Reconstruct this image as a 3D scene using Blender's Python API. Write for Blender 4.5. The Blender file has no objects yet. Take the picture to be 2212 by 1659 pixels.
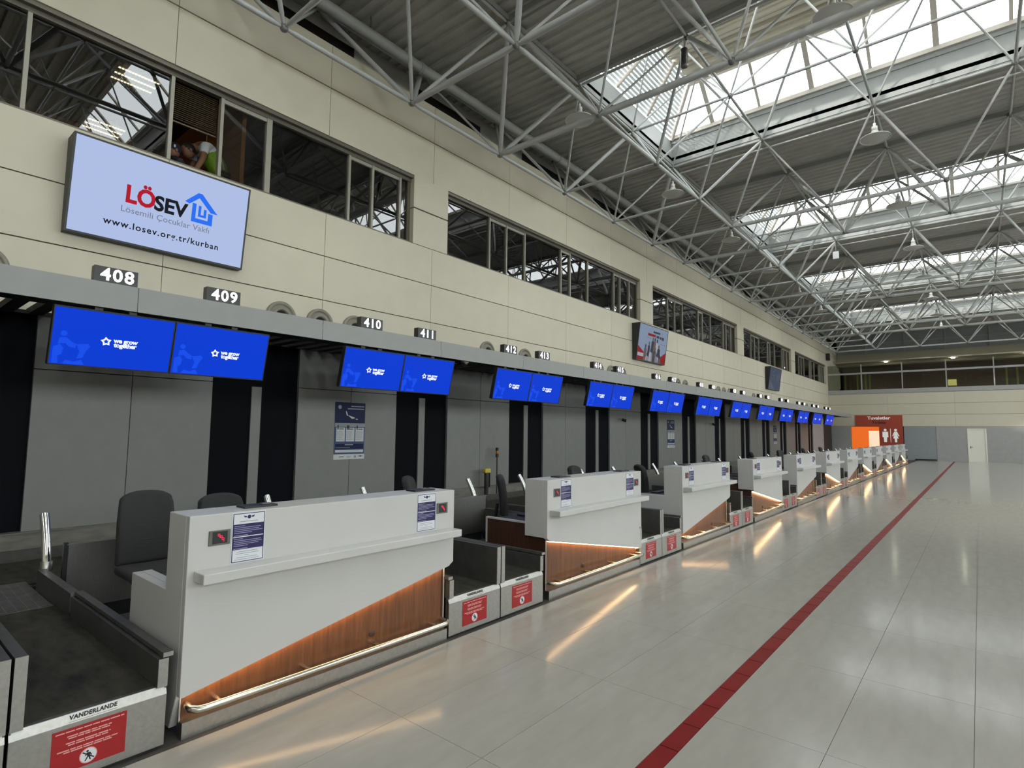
import bpy, bmesh, math, random
from mathutils import Matrix, Vector, Euler
random.seed(7)
D = bpy.data
C = bpy.context.scene.collection
PI = math.pi
# ------------------------------------------------------------------ camera
F_PX, YAW, PITCH, ROLL, CAM_H = 1212.1, -0.69348, 0.08491, 0.010486, 1.6
FWD = Vector((math.sin(YAW)*math.cos(PITCH), math.cos(YAW)*math.cos(PITCH), math.sin(PITCH)))
_r = Vector((math.cos(YAW), -math.sin(YAW), 0)); _u = _r.cross(FWD)
RIGHT = _r*math.cos(ROLL) + _u*math.sin(ROLL)
UP = -_r*math.sin(ROLL) + _u*math.cos(ROLL)
cam = D.objects.new('camera', D.cameras.new('camera')); C.objects.link(cam)
cam.matrix_world = Matrix(((RIGHT.x, UP.x, -FWD.x, 0), (RIGHT.y, UP.y, -FWD.y, 0), (RIGHT.z, UP.z, -FWD.z, CAM_H), (0, 0, 0, 1)))
cam.data.sensor_width = 36; cam.data.sensor_fit = 'HORIZONTAL'; cam.data.lens = 36*F_PX/2212
cam.data.clip_start = 0.05; cam.data.clip_end = 500
sc = bpy.context.scene
sc.camera = cam
# ------------------------------------------------------------------ sky and exposure
SKY = 5.3
w = D.worlds.new('sky'); sc.world = w; w.use_nodes = True
wn = w.node_tree.nodes; wl = w.node_tree.links
bg = wn['Background']; bg.inputs[1].default_value = SKY
tc = wn.new('ShaderNodeTexCoord'); nz = wn.new('ShaderNodeTexNoise'); nz.inputs['Scale'].default_value = 3.0; nz.inputs['Detail'].default_value = 3
rp = wn.new('ShaderNodeValToRGB'); rp.color_ramp.elements[0].position = .35; rp.color_ramp.elements[0].color = (.93, .955, .97, 1)
rp.color_ramp.elements[1].position = .75; rp.color_ramp.elements[1].color = (1, .995, .985, 1)
wl.new(tc.outputs['Generated'], nz.inputs['Vector']); wl.new(nz.outputs['Fac'], rp.inputs[0]); wl.new(rp.outputs[0], bg.inputs[0])
sun = D.objects.new('sun', D.lights.new('sun', 'SUN')); C.objects.link(sun)
sun.data.energy = 1.5; sun.data.color = (1, .94, .84); sun.data.angle = math.radians(1.0)
sun.rotation_euler = Vector((.30, 1, -.30)).to_track_quat('-Z', 'Y').to_euler()
vs = sc.view_settings
vs.view_transform = 'Standard'; vs.look = 'None'; vs.gamma = 1; vs.use_curve_mapping = False; vs.exposure = 0.40
try:
    sc.cycles.max_bounces = 10; sc.cycles.diffuse_bounces = 6; sc.cycles.transparent_max_bounces = 24
    sc.cycles.sample_clamp_indirect = 6; sc.cycles.use_denoising = True
except Exception: pass

# ------------------------------------------------------------------ materials
MATS = {}
def mat(name, col, rough=.5, metal=0, noise=None, bump=0, stretch=(1, 1, 1), vary=0, spec=.5, coat=0, second=None):
    m = D.materials.new(name); m.use_nodes = True; n = m.node_tree.nodes; l = m.node_tree.links
    b = n['Principled BSDF']; b.inputs['Roughness'].default_value = rough; b.inputs['Metallic'].default_value = metal
    b.inputs['Specular IOR Level'].default_value = spec; b.inputs['Coat Weight'].default_value = coat; b.inputs['Coat Roughness'].default_value = .08
    col = tuple(col)+(1,)
    b.inputs['Base Color'].default_value = col
    last = None
    if noise or bump:
        t = n.new('ShaderNodeTexCoord'); mp = n.new('ShaderNodeMapping'); mp.inputs['Scale'].default_value = stretch
        nn = n.new('ShaderNodeTexNoise'); nn.inputs['Scale'].default_value = noise[0] if noise else 30; nn.inputs['Detail'].default_value = 6; nn.inputs['Roughness'].default_value = .6
        l.new(t.outputs['Object'], mp.inputs[0]); l.new(mp.outputs[0], nn.inputs['Vector'])
        if noise:
            r = n.new('ShaderNodeValToRGB'); k = noise[1]
            c2 = tuple(second)+(1,) if second else tuple(min(1, c*(1+k)) for c in col[:3])+(1,)
            r.color_ramp.elements[0].position = .3; r.color_ramp.elements[0].color = tuple(c*(1-k) for c in col[:3])+(1,)
            r.color_ramp.elements[1].position = .7; r.color_ramp.elements[1].color = c2
            l.new(nn.outputs['Fac'], r.inputs[0]); last = r.outputs[0]
        if bump:
            bp = n.new('ShaderNodeBump'); bp.inputs['Strength'].default_value = bump; bp.inputs['Distance'].default_value = .004
            l.new(nn.outputs['Fac'], bp.inputs['Height']); l.new(bp.outputs[0], b.inputs['Normal'])
    if vary:
        oi = n.new('ShaderNodeObjectInfo'); hs = n.new('ShaderNodeHueSaturation'); mr = n.new('ShaderNodeMapRange')
        mr.inputs['To Min'].default_value = 1-vary; mr.inputs['To Max'].default_value = 1+vary
        l.new(oi.outputs['Random'], mr.inputs['Value']); l.new(mr.outputs[0], hs.inputs['Value'])
        if last: l.new(last, hs.inputs['Color'])
        else: hs.inputs['Color'].default_value = col
        last = hs.outputs[0]
    if last: l.new(last, b.inputs['Base Color'])
    MATS[name] = m; return m
def emis(name, col, s, base=None):
    m = D.materials.new(name); m.use_nodes = True; b = m.node_tree.nodes['Principled BSDF']
    b.inputs['Base Color'].default_value = tuple(base or (0, 0, 0))+(1,); b.inputs['Roughness'].default_value = .4; b.inputs['Specular IOR Level'].default_value = .04
    b.inputs['Emission Color'].default_value = tuple(col)+(1,); b.inputs['Emission Strength'].default_value = s
    MATS[name] = m; return m
def glass(name, tint, ior, rough=0.0):
    m = D.materials.new(name); m.use_nodes = True; n = m.node_tree.nodes; l = m.node_tree.links
    n.remove(n['Principled BSDF']); o = n['Material Output']
    tr = n.new('ShaderNodeBsdfTransparent'); tr.inputs[0].default_value = tuple(tint)+(1,)
    gl = n.new('ShaderNodeBsdfGlossy'); gl.inputs['Roughness'].default_value = rough
    fr = n.new('ShaderNodeFresnel'); fr.inputs[0].default_value = ior; mx = n.new('ShaderNodeMixShader')
    ge = n.new('ShaderNodeNewGeometry'); inv = n.new('ShaderNodeMath'); inv.operation = 'SUBTRACT'; inv.inputs[0].default_value = 1
    ml = n.new('ShaderNodeMath'); ml.operation = 'MULTIPLY'
    l.new(ge.outputs['Backfacing'], inv.inputs[1]); l.new(fr.outputs[0], ml.inputs[0]); l.new(inv.outputs[0], ml.inputs[1])
    l.new(ml.outputs[0], mx.inputs[0]); l.new(tr.outputs[0], mx.inputs[1]); l.new(gl.outputs[0], mx.inputs[2]); l.new(mx.outputs[0], o.inputs[0])
    MATS[name] = m; return m
mat('beige', (.575, .53, .415), .55, noise=(3, .025), vary=.02)
mat('nozzle', (.24, .22, .175), .45)
mat('joint', (.03, .028, .025), .8)
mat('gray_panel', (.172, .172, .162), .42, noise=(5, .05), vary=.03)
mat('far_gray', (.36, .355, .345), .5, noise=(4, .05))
mat('far_gray_dark', (.28, .295, .31), .5, noise=(4, .05))
mat('dark_panel', (.0035, .004, .006), .6, spec=.06)
mat('soffit', (.03, .03, .03), .7, spec=.2)
mat('fascia', (.275, .275, .265), .45, noise=(5, .03), vary=.02)
mat('white_laminate', (.52, .512, .495), .32, noise=(3, .02))
mat('wood', (.135, .050, .016), .38, noise=(14, .35), stretch=(3, 3, .25))
mat('wood_dark', (.055, .022, .012), .45, noise=(14, .3), stretch=(3, 3, .25))
mat('steel', (.42, .41, .385), .36, 1, noise=(25, .10), stretch=(1, 6, 1))
mat('steel_dark', (.20, .195, .185), .33, 1, noise=(8, .18))
mat('steel_plate', (.42, .41, .38), .38, 1, noise=(40, .10))
mat('chrome', (.86, .86, .86), .07, 1)
mat('rail', (.72, .69, .60), .24, 1)
mat('belt', (.030, .028, .023), .7, noise=(5, .55), stretch=(1, 2.2, 1), bump=.1, second=(.060, .054, .041), spec=.25)
mat('black_plastic', (.016, .016, .017), .45)
mat('black_rubber', (.018, .018, .018), .8)
mat('guard', (.075, .073, .068), .4, .25, noise=(10, .2))
mat('fabric', (.028, .028, .028), .95, noise=(220, .25), bump=.3)
mat('tube_white', (.44, .45, .44), .38, noise=(4, .06))
mat('tube_gray', (.37, .38, .37), .42, noise=(4, .06))
mat('node_steel', (.20, .20, .19), .4, .5)
mat('deck', (.44, .43, .40), .5, noise=(3, .08))
mat('deck_edge', (.28, .28, .27), .6)
mat('cream_sheet', (.60, .56, .47), .5, noise=(4, .05))
mat('curb', (.33, .34, .33), .45, noise=(4, .05))
mat('sky_frame', (.55, .50, .44), .5)
mat('slat_white', (.82, .83, .84), .4)
mat('duct', (.46, .45, .43), .45, noise=(4, .06))
mat('bronze', (.15, .135, .105), .42, .3)
mat('bronze_lit', (.33, .31, .255), .42, .2)
mat('floor_stone', (.345, .325, .292), .12, noise=(9, .06), stretch=(1.3, .35, 1), vary=.012, spec=.10)
mat('floor_grout', (.20, .19, .17), .8)
mat('floor_back', (.05, .048, .045), .6)
mat('red_tile', (.19, .014, .014), .35, noise=(9, .10), vary=.04, spec=.08)
mat('stone_ledge', (.155, .145, .125), .45, noise=(9, .25), stretch=(1, .5, 2))
mat('tv_case', (.018, .019, .021), .45)
mat('number_case', (.010, .010, .011), .3)
mat('ink_dark', (.01, .01, .012), .6)
mat('ink_gray', (.25, .26, .28), .6)
mat('ink_navy', (.012, .008, .075), .5)
mat('ink_pale', (.35, .33, .52), .6)
mat('paper', (.66, .67, .70), .5)
mat('sticker_red', (.33, .012, .014), .4)
mat('sticker_text', (.72, .36, .34), .5)
mat('poster_navy', (.006, .009, .05), .5, spec=.2)
mat('poster_blue', (.05, .08, .16), .5, spec=.2)
mat('poster_white', (.50, .52, .52), .5)
mat('poster_gray', (.22, .24, .26), .5)
mat('orange_sign', (.40, .060, .030), .5)
mat('door_white', (.80, .78, .68), .5)
mat('gal_brown', (.17, .105, .07), .6)
mat('gal_green', (.34, .38, .10), .6)
mat('gal_cream', (.36, .33, .24), .6)
mat('office_brown', (.30, .125, .035), .7)
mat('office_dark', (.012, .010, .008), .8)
mat('blind', (.12, .085, .045), .6)
mat('lamp_shade', (.62, .62, .58), .4)
mat('lamp_under', (.55, .55, .52), .5)
mat('skin', (.22, .10, .055), .6)
mat('shirt_white', (.70, .72, .76), .8)
mat('vest_lime', (.20, .38, .015), .6, noise=(12, .25))
mat('vest_strip', (.62, .64, .66), .4)
mat('cloth_navy', (.010, .012, .020), .8)
mat('hair', (.010, .007, .005), .6)
mat('yellow', (.50, .42, .04), .5)
mat('amber', (.45, .17, .02), .3)
mat('apron', (.45, .44, .41), .8)
mat('orange_wall', (.55, .10, .02), .5)
emis('led', (1, .62, .29), 13)
emis('digit', (1, .98, 1), 2.2)
emis('blue_screen', (.004, .045, .62), .80)
emis('blue_map', (.010, .075, .78), .80)
emis('screen_white', (.86, .92, 1), .85)
emis('tv_bg', (.47, .57, .86), .68)
emis('tv_red', (.42, .008, .02), .8)
emis('tv_black', (.006, .007, .010), 1)
emis('tv_gray', (.16, .18, .24), .8)
emis('tv_house', (.02, .14, .80), .85)
emis('ad_bg', (.25, .32, .44), .6)
emis('ad_red', (.26, .02, .025), .6)
emis('ad_skin', (.14, .11, .10), .6)
emis('ad_white', (.42, .42, .50), .6)
emis('ad_dark', (.05, .05, .07), .6)
emis('ad_dim', (.055, .07, .11), .7)
emis('ad_dim2', (.09, .10, .13), .7)
emis('seg_red', (1, .03, .07), 1.6)
emis('tube_lamp', (1, .86, .55), 5)
emis('spot', (1, .93, .75), 45)
emis('orange_glow', (.9, .16, .02), .55, base=(.5, .1, .02))
emis('peach_glow', (.95, .62, .42), .75, base=(.6, .4, .3))
emis('lit_yellow', (.9, .8, .25), .6)
emis('sign_white', (.85, .84, .80), .25, base=(.7, .7, .68))
glass('glass_office', (.42, .41, .38), 2.0)
glass('glass_sky', (.92, .97, .98), 1.35)
glass('glass_rail', (.70, .74, .70), 1.45)
glass('glass_facade', (.93, .96, .96), 1.35)

# ------------------------------------------------------------------ mesh tools
class MB:
    def __init__(s): s.v = []; s.f = []; s.m = []; s.s = []
    def face(s, idx, m=0, sm=False): s.f.append(idx); s.m.append(m); s.s.append(sm)
    def box(s, x0, x1, y0, y1, z0, z1, m=0):
        a = len(s.v); s.v += [(x, y, z) for z in (z0, z1) for y in (y0, y1) for x in (x0, x1)]
        for q in ((0, 2, 3, 1), (4, 5, 7, 6), (0, 1, 5, 4), (2, 6, 7, 3), (0, 4, 6, 2), (1, 3, 7, 5)): s.face([a+i for i in q], m)
        return s
    def prism(s, poly, ax, a, b, m=0):
        # poly: 2-D points in the two other axes (order x<y<z), extruded along ax from a to b
        n = len(poly); k = len(s.v)
        def P(p, t): return {'x': (t, p[0], p[1]), 'y': (p[0], t, p[1]), 'z': (p[0], p[1], t)}[ax]
        area = sum(poly[i][0]*poly[(i+1) % n][1]-poly[(i+1) % n][0]*poly[i][1] for i in range(n))
        if (area < 0) != (ax == 'y'): poly = poly[::-1]
        if b < a: a, b = b, a
        s.v += [P(p, a) for p in poly]+[P(p, b) for p in poly]
        s.face([k+i for i in range(n)][::-1], m); s.face([k+n+i for i in range(n)], m)
        for i in range(n): j = (i+1) % n; s.face([k+i, k+j, k+n+j, k+n+i], m)
        return s
    def quad(s, a, b, c, d, m=0):
        k = len(s.v); s.v += [a, b, c, d]; s.face([k, k+1, k+2, k+3], m); return s
    def slab(s, pts, off, m=0):
        # planar polygon pts with thickness vector off
        n = len(pts); k = len(s.v); off = Vector(off)
        s.v += [tuple(p) for p in pts]+[tuple(Vector(p)+off) for p in pts]
        nrm = (Vector(pts[1])-Vector(pts[0])).cross(Vector(pts[2])-Vector(pts[1]))
        fl = nrm.dot(off) > 0
        A = [k+i for i in range(n)]; B = [k+n+i for i in range(n)]
        s.face(A[::-1] if fl else A, m); s.face(B if fl else B[::-1], m)
        for i in range(n):
            j = (i+1) % n; q = [A[i], A[j], B[j], B[i]]; s.face(q if fl else q[::-1], m)
        return s
    def tube(s, pts, r, n=10, m=0, caps=True):
        pts = [Vector(p) for p in pts]; rings = []; N = len(pts)
        rr = r if isinstance(r, (list, tuple)) else [r]*N
        t0 = (pts[1]-pts[0]).normalized(); ref = Vector((0, 0, 1)) if abs(t0.z) < .9 else Vector((1, 0, 0)); u = t0.cross(ref).normalized()
        for i, p in enumerate(pts):
            t = ((pts[min(i+1, N-1)]-pts[max(i-1, 0)])).normalized()
            u = (u-t*u.dot(t)).normalized(); v = t.cross(u); k = len(s.v)
            s.v += [tuple(p+(u*math.cos(2*PI*j/n)+v*math.sin(2*PI*j/n))*rr[i]) for j in range(n)]; rings.append(k)
        for i in range(N-1):
            for j in range(n): s.face([rings[i]+j, rings[i]+(j+1) % n, rings[i+1]+(j+1) % n, rings[i+1]+j], m, True)
        if caps:
            for e, (i, fl) in enumerate(((0, True), (N-1, False))):
                k = len(s.v); s.v += [s.v[rings[i]+j] for j in range(n)]; q = [k+j for j in range(n)]
                s.face(q[::-1] if fl else q, m)
        return s
    def lathe(s, prof, n=24, o=(0, 0, 0), ax='z', m=0):
        rings = []
        for r, h in prof:
            k = len(s.v); rings.append(k)
            for j in range(n):
                a = 2*PI*j/n; c, d = r*math.cos(a), r*math.sin(a)
                p = {'z': (c, d, h), 'x': (h, c, d), 'y': (d, h, c)}[ax]; s.v.append(tuple(p[i]+o[i] for i in range(3)))
        for i in range(len(prof)-1):
            for j in range(n): s.face([rings[i]+j, rings[i]+(j+1) % n, rings[i+1]+(j+1) % n, rings[i+1]+j], m, True)
        return s
    def add(s, o, mtx=None, m=0):
        k = len(s.v); s.v += [tuple(mtx @ Vector(p)) if mtx else p for p in o.v]
        for f, fm, fs in zip(o.f, o.m, o.s): s.face([k+i for i in f], m+fm, fs)
        return s
    def mesh(s, name, mats):
        me = D.meshes.new(name); me.from_pydata(s.v, [], s.f)
        for x in (mats if isinstance(mats, (list, tuple)) else [mats]): me.materials.append(MATS[x] if isinstance(x, str) else x)
        me.polygons.foreach_set('material_index', s.m); me.polygons.foreach_set('use_smooth', s.s); me.update(); return me
    def build(s, name, mats, parent=None, loc=None):
        return link(name, s.mesh(name, mats), parent, loc)
def link(name, data, parent=None, loc=None):
    o = D.objects.new(name, data); C.objects.link(o)
    if parent: o.parent = parent
    if loc is not None: o.location = loc
    return o
def bevel(o, wdt, seg=2):
    bm = bmesh.new(); bm.from_mesh(o.data)
    es = [e for e in bm.edges if len(e.link_faces) == 2 and e.calc_face_angle(0) > .5]
    bmesh.ops.bevel(bm, geom=es, offset=wdt, segments=seg, affect='EDGES', profile=.6)
    bm.to_mesh(o.data); bm.free(); return o
def tag(o, label=None, cat=None, group=None, kind=None):
    if label: o['label'] = label
    if cat: o['category'] = cat
    if group: o['group'] = group
    if kind: o['kind'] = kind
    return o
def empty(name, loc=(0, 0, 0), rz=0):
    o = D.objects.new(name, None); C.objects.link(o); o.location = loc; o.rotation_euler = (0, 0, rz); o.empty_display_size = .1; return o
def struct(o): o['kind'] = 'structure'; return o
def kids(o): return [c for c in D.objects if c.parent == o]
def tree(o):
    # snapshot of a thing, its parts and their sub-parts for copying
    return (o, [tree(c) for c in kids(o)])
def copy_tree(t, parent=None):
    c = t[0].copy(); C.objects.link(c); c.parent = parent
    for k in t[1]: copy_tree(k, c)
    return c
_bc = {}
def boxmesh(dx, dy, dz, m, name='panel'):
    k = (round(dx, 4), round(dy, 4), round(dz, 4), m)
    if k not in _bc: _bc[k] = MB().box(0, dx, 0, dy, 0, dz).mesh(name, m)
    return _bc[k]
def text_mb(body, size, align='CENTER', bold=0, shear=0, spacing=1, width=1, line=1):
    cu = D.curves.new('t', 'FONT'); cu.body = body; cu.size = size; cu.align_x = align; cu.align_y = 'CENTER'; cu.offset = bold; cu.shear = shear
    cu.space_character = spacing; cu.space_line = line; cu.resolution_u = 3; cu.fill_mode = 'BOTH'
    o = D.objects.new('t', cu); C.objects.link(o); bpy.context.view_layer.update()
    me = o.to_mesh(); mb = MB(); mb.v = [(v.co.x*width, v.co.y, 0) for v in me.vertices]
    for p in me.polygons: mb.face(list(p.vertices))
    o.to_mesh_clear(); D.objects.remove(o); D.curves.remove(cu); return mb
WALLM = Matrix(((0, 0, 1, 0), (1, 0, 0, 0), (0, 1, 0, 0), (0, 0, 0, 1)))   # text plane -> plane facing +X, reading along +Y
def wall_text(mb, body, y, z, x, size, m=0, **kw):
    mb.add(text_mb(body, size, **kw), Matrix.Translation((x, y, z)) @ WALLM, m); return mb
def rect(mb, y0, y1, z0, z1, x, m=0): mb.quad((x, y0, z0), (x, y1, z0), (x, y1, z1), (x, y0, z1), m); return mb
def poly(mb, pts, x, m=0):
    k = len(mb.v); mb.v += [(x, p[0], p[1]) for p in pts]; mb.face([k+i for i in range(len(pts))], m); return mb

# ------------------------------------------------------------------ main measures
XF = -3.225          # counter fronts
UNIT = 3.1965        # one counter and its pair of belts
Y0 = 1.234
NU = 12
XFA = -6.80          # canopy fascia
XP = -8.135          # grey panels behind the desks
XW = -8.33           # beige wall above
YF = 46.0            # end wall
YN = -11.0           # wall behind the camera
XR = 13.4            # glazed side of the hall
DECK = 9.20
MOD = 2.397
nums = [408+i for i in range(2*NU)]

# ------------------------------------------------------------------ floor
fl = struct(MB().box(-13, XR+.4, YN-.4, YF+9, -.25, -.006).build('floor', 'floor_grout'))
xs = [-3.19, -2.57, -1.957, -1.345]; xs2 = [-1.242, -.67, -.095, .52, 1.135]
while xs2[-1] < XR: xs2.append(xs2[-1]+.615)
cols = [(xs[i], xs[i+1]) for i in range(3)]+[(xs2[i], min(xs2[i+1], XR)) for i in range(len(xs2)-1)]
def in_view(p, mx=0):
    d = Vector(p)-Vector((0, 0, CAM_H)); z = d.dot(FWD)
    if z < .3: return None
    return (1106+d.dot(RIGHT)/z*F_PX, 829.5-d.dot(UP)/z*F_PX, z)
SL = 1.155; rows = []; y = 2.15-SL*12
while y < YF: rows.append((y, min(y+SL, YF))); y += SL
cells = []
for a, b in cols:
    for c, d in rows:
        q = [in_view((px, py, 0)) for px in (a, (a+b)/2, b) for py in (c, (c+d)/2, d)]
        vis = any(t and -20 < t[0] < 2232 and -20 < t[1] < 1680 for t in q)
        cells.append((0 if vis else 1, (Vector(((a+b)/2, (c+d)/2, 0))-Vector((0, 0, 1.6))).length, a, b, c, d))
cells.sort(); G = .0013; rest = MB()
for i, (v, dd, a, b, c, d) in enumerate(cells):
    if i < 290 and v == 0 and c < 13.5: link('slab', boxmesh(b-a-2*G, d-c-2*G, .02, 'floor_stone', 'slab'), fl, (a+G, c+G, -.02))
    elif c < 13.5: rest.box(a+G, b-G, c+G, d-G, -.02, 0)
ys_ = min(c for _, _, a, b, c, d in cells if c >= 13.5)
for a, b in ((xs[0], xs[3]), (xs2[0], XR)): rest.box(a, b, ys_, YF, -.02, 0)
o = rest.build('far_slabs', 'floor_stone', fl); o['kind'] = 'stuff'
RT = .2893; y = 2.839-RT*14; i = 0
while y < YF-.3:
    link('red_tile', boxmesh(.099, RT-.007, .0205, 'red_tile', 'red_tile'), fl, (-1.343, y+.0035, -.02)); y += RT
MB().box(-13, -3.19, YN, YF, -.006, -.0005).build('back_floor', 'floor_back', fl)
MB().box(-3.6, XF-.004, YN, YF, -.006, -.0002).build('service_strip', 'floor_back', fl)

# ------------------------------------------------------------------ shell that closes the hall
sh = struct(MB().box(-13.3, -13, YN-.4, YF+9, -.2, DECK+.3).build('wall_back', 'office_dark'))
struct(MB().box(-13.3, XR+.4, YN-.4, YN, -.2, DECK+.3).build('wall_near', 'beige'))
struct(MB().box(-13.3, XR+.4, YF+8.6, YF+9, -.2, DECK+.3).build('wall_gallery_back', 'office_dark'))
wr = struct(MB().box(XR, XR+.3, YN, YF+9, 0, 3.4).box(XR, XR+.3, YN, YF+9, 7.2, DECK+.3).build('wall_right', 'beige'))
y = YN
while y < YF+8.5:
    MB().box(XR+.02, XR+.24, y, y+.14, 3.4, 7.2).build('mullion', 'bronze_lit', wr)
    MB().box(XR+.10, XR+.13, y+.14, y+MOD, 3.4, 7.2).build('pane', 'glass_facade', wr); y += MOD
for z in (5.2,): MB().box(XR+.03, XR+.22, YN, YF+9, z, z+.09).build('transom', 'bronze_lit', wr)
struct(MB().box(XR+.4, XR+70, -60, 110, -.4, -.1).build('ground_outside', 'apron'))

# ------------------------------------------------------------------ beige wall with window bands
wallL = struct(MB().box(-8.42, -8.39, YN, YF+5, 2.85, 5.24).box(-8.42, -8.39, YN, YF+5, 6.62, 8.25).build('wall_left', 'joint'))
MB().box(-9.6, XW+.002, YN, YF+5, 8.235, 8.25).build('wall_cap', 'beige', wallL)
OPEN = [(7.87+9.5895*(k-1), 6.95+9.5895*k) for k in range(0, 5)]
OPEN[4] = (OPEN[4][0], 45.35)
ROWS = [(2.85, 3.75), (3.765, 4.50), (4.515, 5.24), (6.62, 7.465), (7.485, 8.25)]
vj = [2.64+.02+2.397*i for i in range(-6, 21)]
for a, b in zip(vj[:-1], vj[1:]):
    for z0, z1 in ROWS: link('wall_panel', boxmesh(.065, b-a-.008, z1-z0, 'beige', 'wall_panel'), wallL, (XW-.065, a+.004, z0))
for k in range(len(OPEN)-1):                       # pilasters between the windows
    a, b = OPEN[k][1], OPEN[k+1][0]
    for z0, z1 in ((5.24, 5.955), (5.97, 6.62)): link('pilaster_panel', boxmesh(.42, b-a, z1-z0-.012, 'beige', 'wall_panel'), wallL, (XW-.42, a, z0+.012))
MB().box(XW-.42, XW, OPEN[4][1], YF+5, 5.25, 6.62).build('pilaster_panel', 'beige', wallL)
# band of plenum above the wall
pl = struct(MB().box(-9.15, -9.05, YN, YF+5, 8.25, DECK).build('wall_plenum', 'duct'))
for k in range(-1, 12):
    MB().box(-9.05, -9.03, 4.0+3.6*k, 5.95+3.6*k, 8.3, 9.0).build('vent_opening', 'office_dark', pl)
# windows
PAT = [1.42, 2.02, 2.72, 4.28, 4.72, 5.62, 7.12, 7.5, 8.1]
for k, (a, b) in enumerate(OPEN):
    wo = struct(empty('window_%d' % (k+1), (0, 0, 0)))
    g = -8.47
    fr = MB().box(g-.06, XW-.02, a, b, 6.56, 6.62).box(g-.06, XW-.02, a, b, 5.24, 5.27).box(g-.06, g+.03, a, a+.07, 5.24, 6.6).box(g-.06, g+.03, b-.07, b, 5.24, 6.6)
    fr.box(g-.04, g+.05, a, b, 6.50, 6.56)
    fr.build('window_frame', 'bronze', wo)
    ms = [1.138, 2.68, 3.35, 4.07, 5.55, 6.05, 6.69] if k == 0 else [a+p for p in PAT if a+p < b-.2]
    e = [a+.07]+ms+[b-.07]
    for y in ms:
        dbl = .085 if (k == 0 and abs(y-4.07) < .02) else (.045 if k == 0 else .038)
        MB().box(g-.045, g+.045, y-dbl/2, y+dbl/2, 5.27, 6.50).build('mullion', 'bronze_lit', wo)
    for y0, y1 in zip(e[:-1], e[1:]):
        if k == 0 and abs(y0-2.68) < .02: continue          # this sash stands open
        rect(MB(), y0, y1, 5.27, 6.50, g).build('pane', 'glass_office', wo)
        if y1-y0 < .75 and y1-y0 > .3:
            MB().box(g-.01, g+.03, y0+.02, y1-.02, 5.27, 5.31).box(g-.01, g+.03, y0+.02, y1-.02, 6.44, 6.5).build('sash_rail', 'bronze_lit', wo)
# offices behind the windows
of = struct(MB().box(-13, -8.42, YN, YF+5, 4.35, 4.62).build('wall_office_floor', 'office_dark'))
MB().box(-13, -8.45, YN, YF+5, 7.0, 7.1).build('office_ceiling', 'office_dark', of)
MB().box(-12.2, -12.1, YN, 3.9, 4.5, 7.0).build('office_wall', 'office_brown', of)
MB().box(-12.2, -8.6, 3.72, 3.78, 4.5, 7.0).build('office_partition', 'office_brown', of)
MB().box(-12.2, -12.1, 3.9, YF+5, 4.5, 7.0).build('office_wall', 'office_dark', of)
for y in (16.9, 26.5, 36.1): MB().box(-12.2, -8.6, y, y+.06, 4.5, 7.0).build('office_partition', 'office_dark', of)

# ------------------------------------------------------------------ roof deck
def corr(x0, x1, y0, y1, z, pitch=.24, dep=.045, m='deck', name='deck_panel', parent=None):
    mb = MB(); pts = []; y = y0
    while y < y1:
        for f, h in ((0, 0), (.40, 0), (.5, 1), (.9, 1)):
            yy = y+f*pitch
            if yy < y1: pts.append((yy, z+h*dep))
        y += pitch
    pts.append((y1, z))
    k = len(mb.v)
    for p in pts: mb.v += [(x0, p[0], p[1]), (x1, p[0], p[1])]
    for i in range(len(pts)-1): mb.face([k+2*i, k+2*i+2, k+2*i+3, k+2*i+1])
    mb.box(x0, x1, y0, y1, z+dep+.01, z+.14)
    return mb.build(name, m, parent)
ceil = struct(empty('ceiling', (0, 0, DECK)))
XS0, XS1 = -6.32, -6.32+MOD*8
SKYL = [9.72+9.588*k for k in range(-2, 4)]; SKW = 4.83
def cdeck(*a): o = corr(*a); o.parent = ceil; o.location = (0, 0, -DECK); return o
cdeck(-13, XS0, YN, YF+9, DECK)
cdeck(XS1, XR+.4, YN, YF+9, DECK)
prev = YN
for s in SKYL+[YF+9]:
    if s > prev: cdeck(XS0, XS1, prev, s, DECK)
    prev = s+SKW
# purlins under the deck
for x in [-6.32+MOD*i*1.0 for i in range(-1, 9)]:
    y = YN
    MB().box(x-.05, x+.05, YN, (YF+9) if x < XS0+.1 or x > XS1-.1 else YN+.01, -.10, 0).build('purlin', 'deck_edge', ceil)
prev = YN
for s in SKYL+[YF+9]:
    if s > prev+.5:
        for yy in (prev+.02, (prev+s)/2, s-.12):
            MB().box(XS0, XS1, yy, yy+.10, -.12, 0).build('purlin', 'deck_edge', ceil)
    prev = s+SKW

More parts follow.
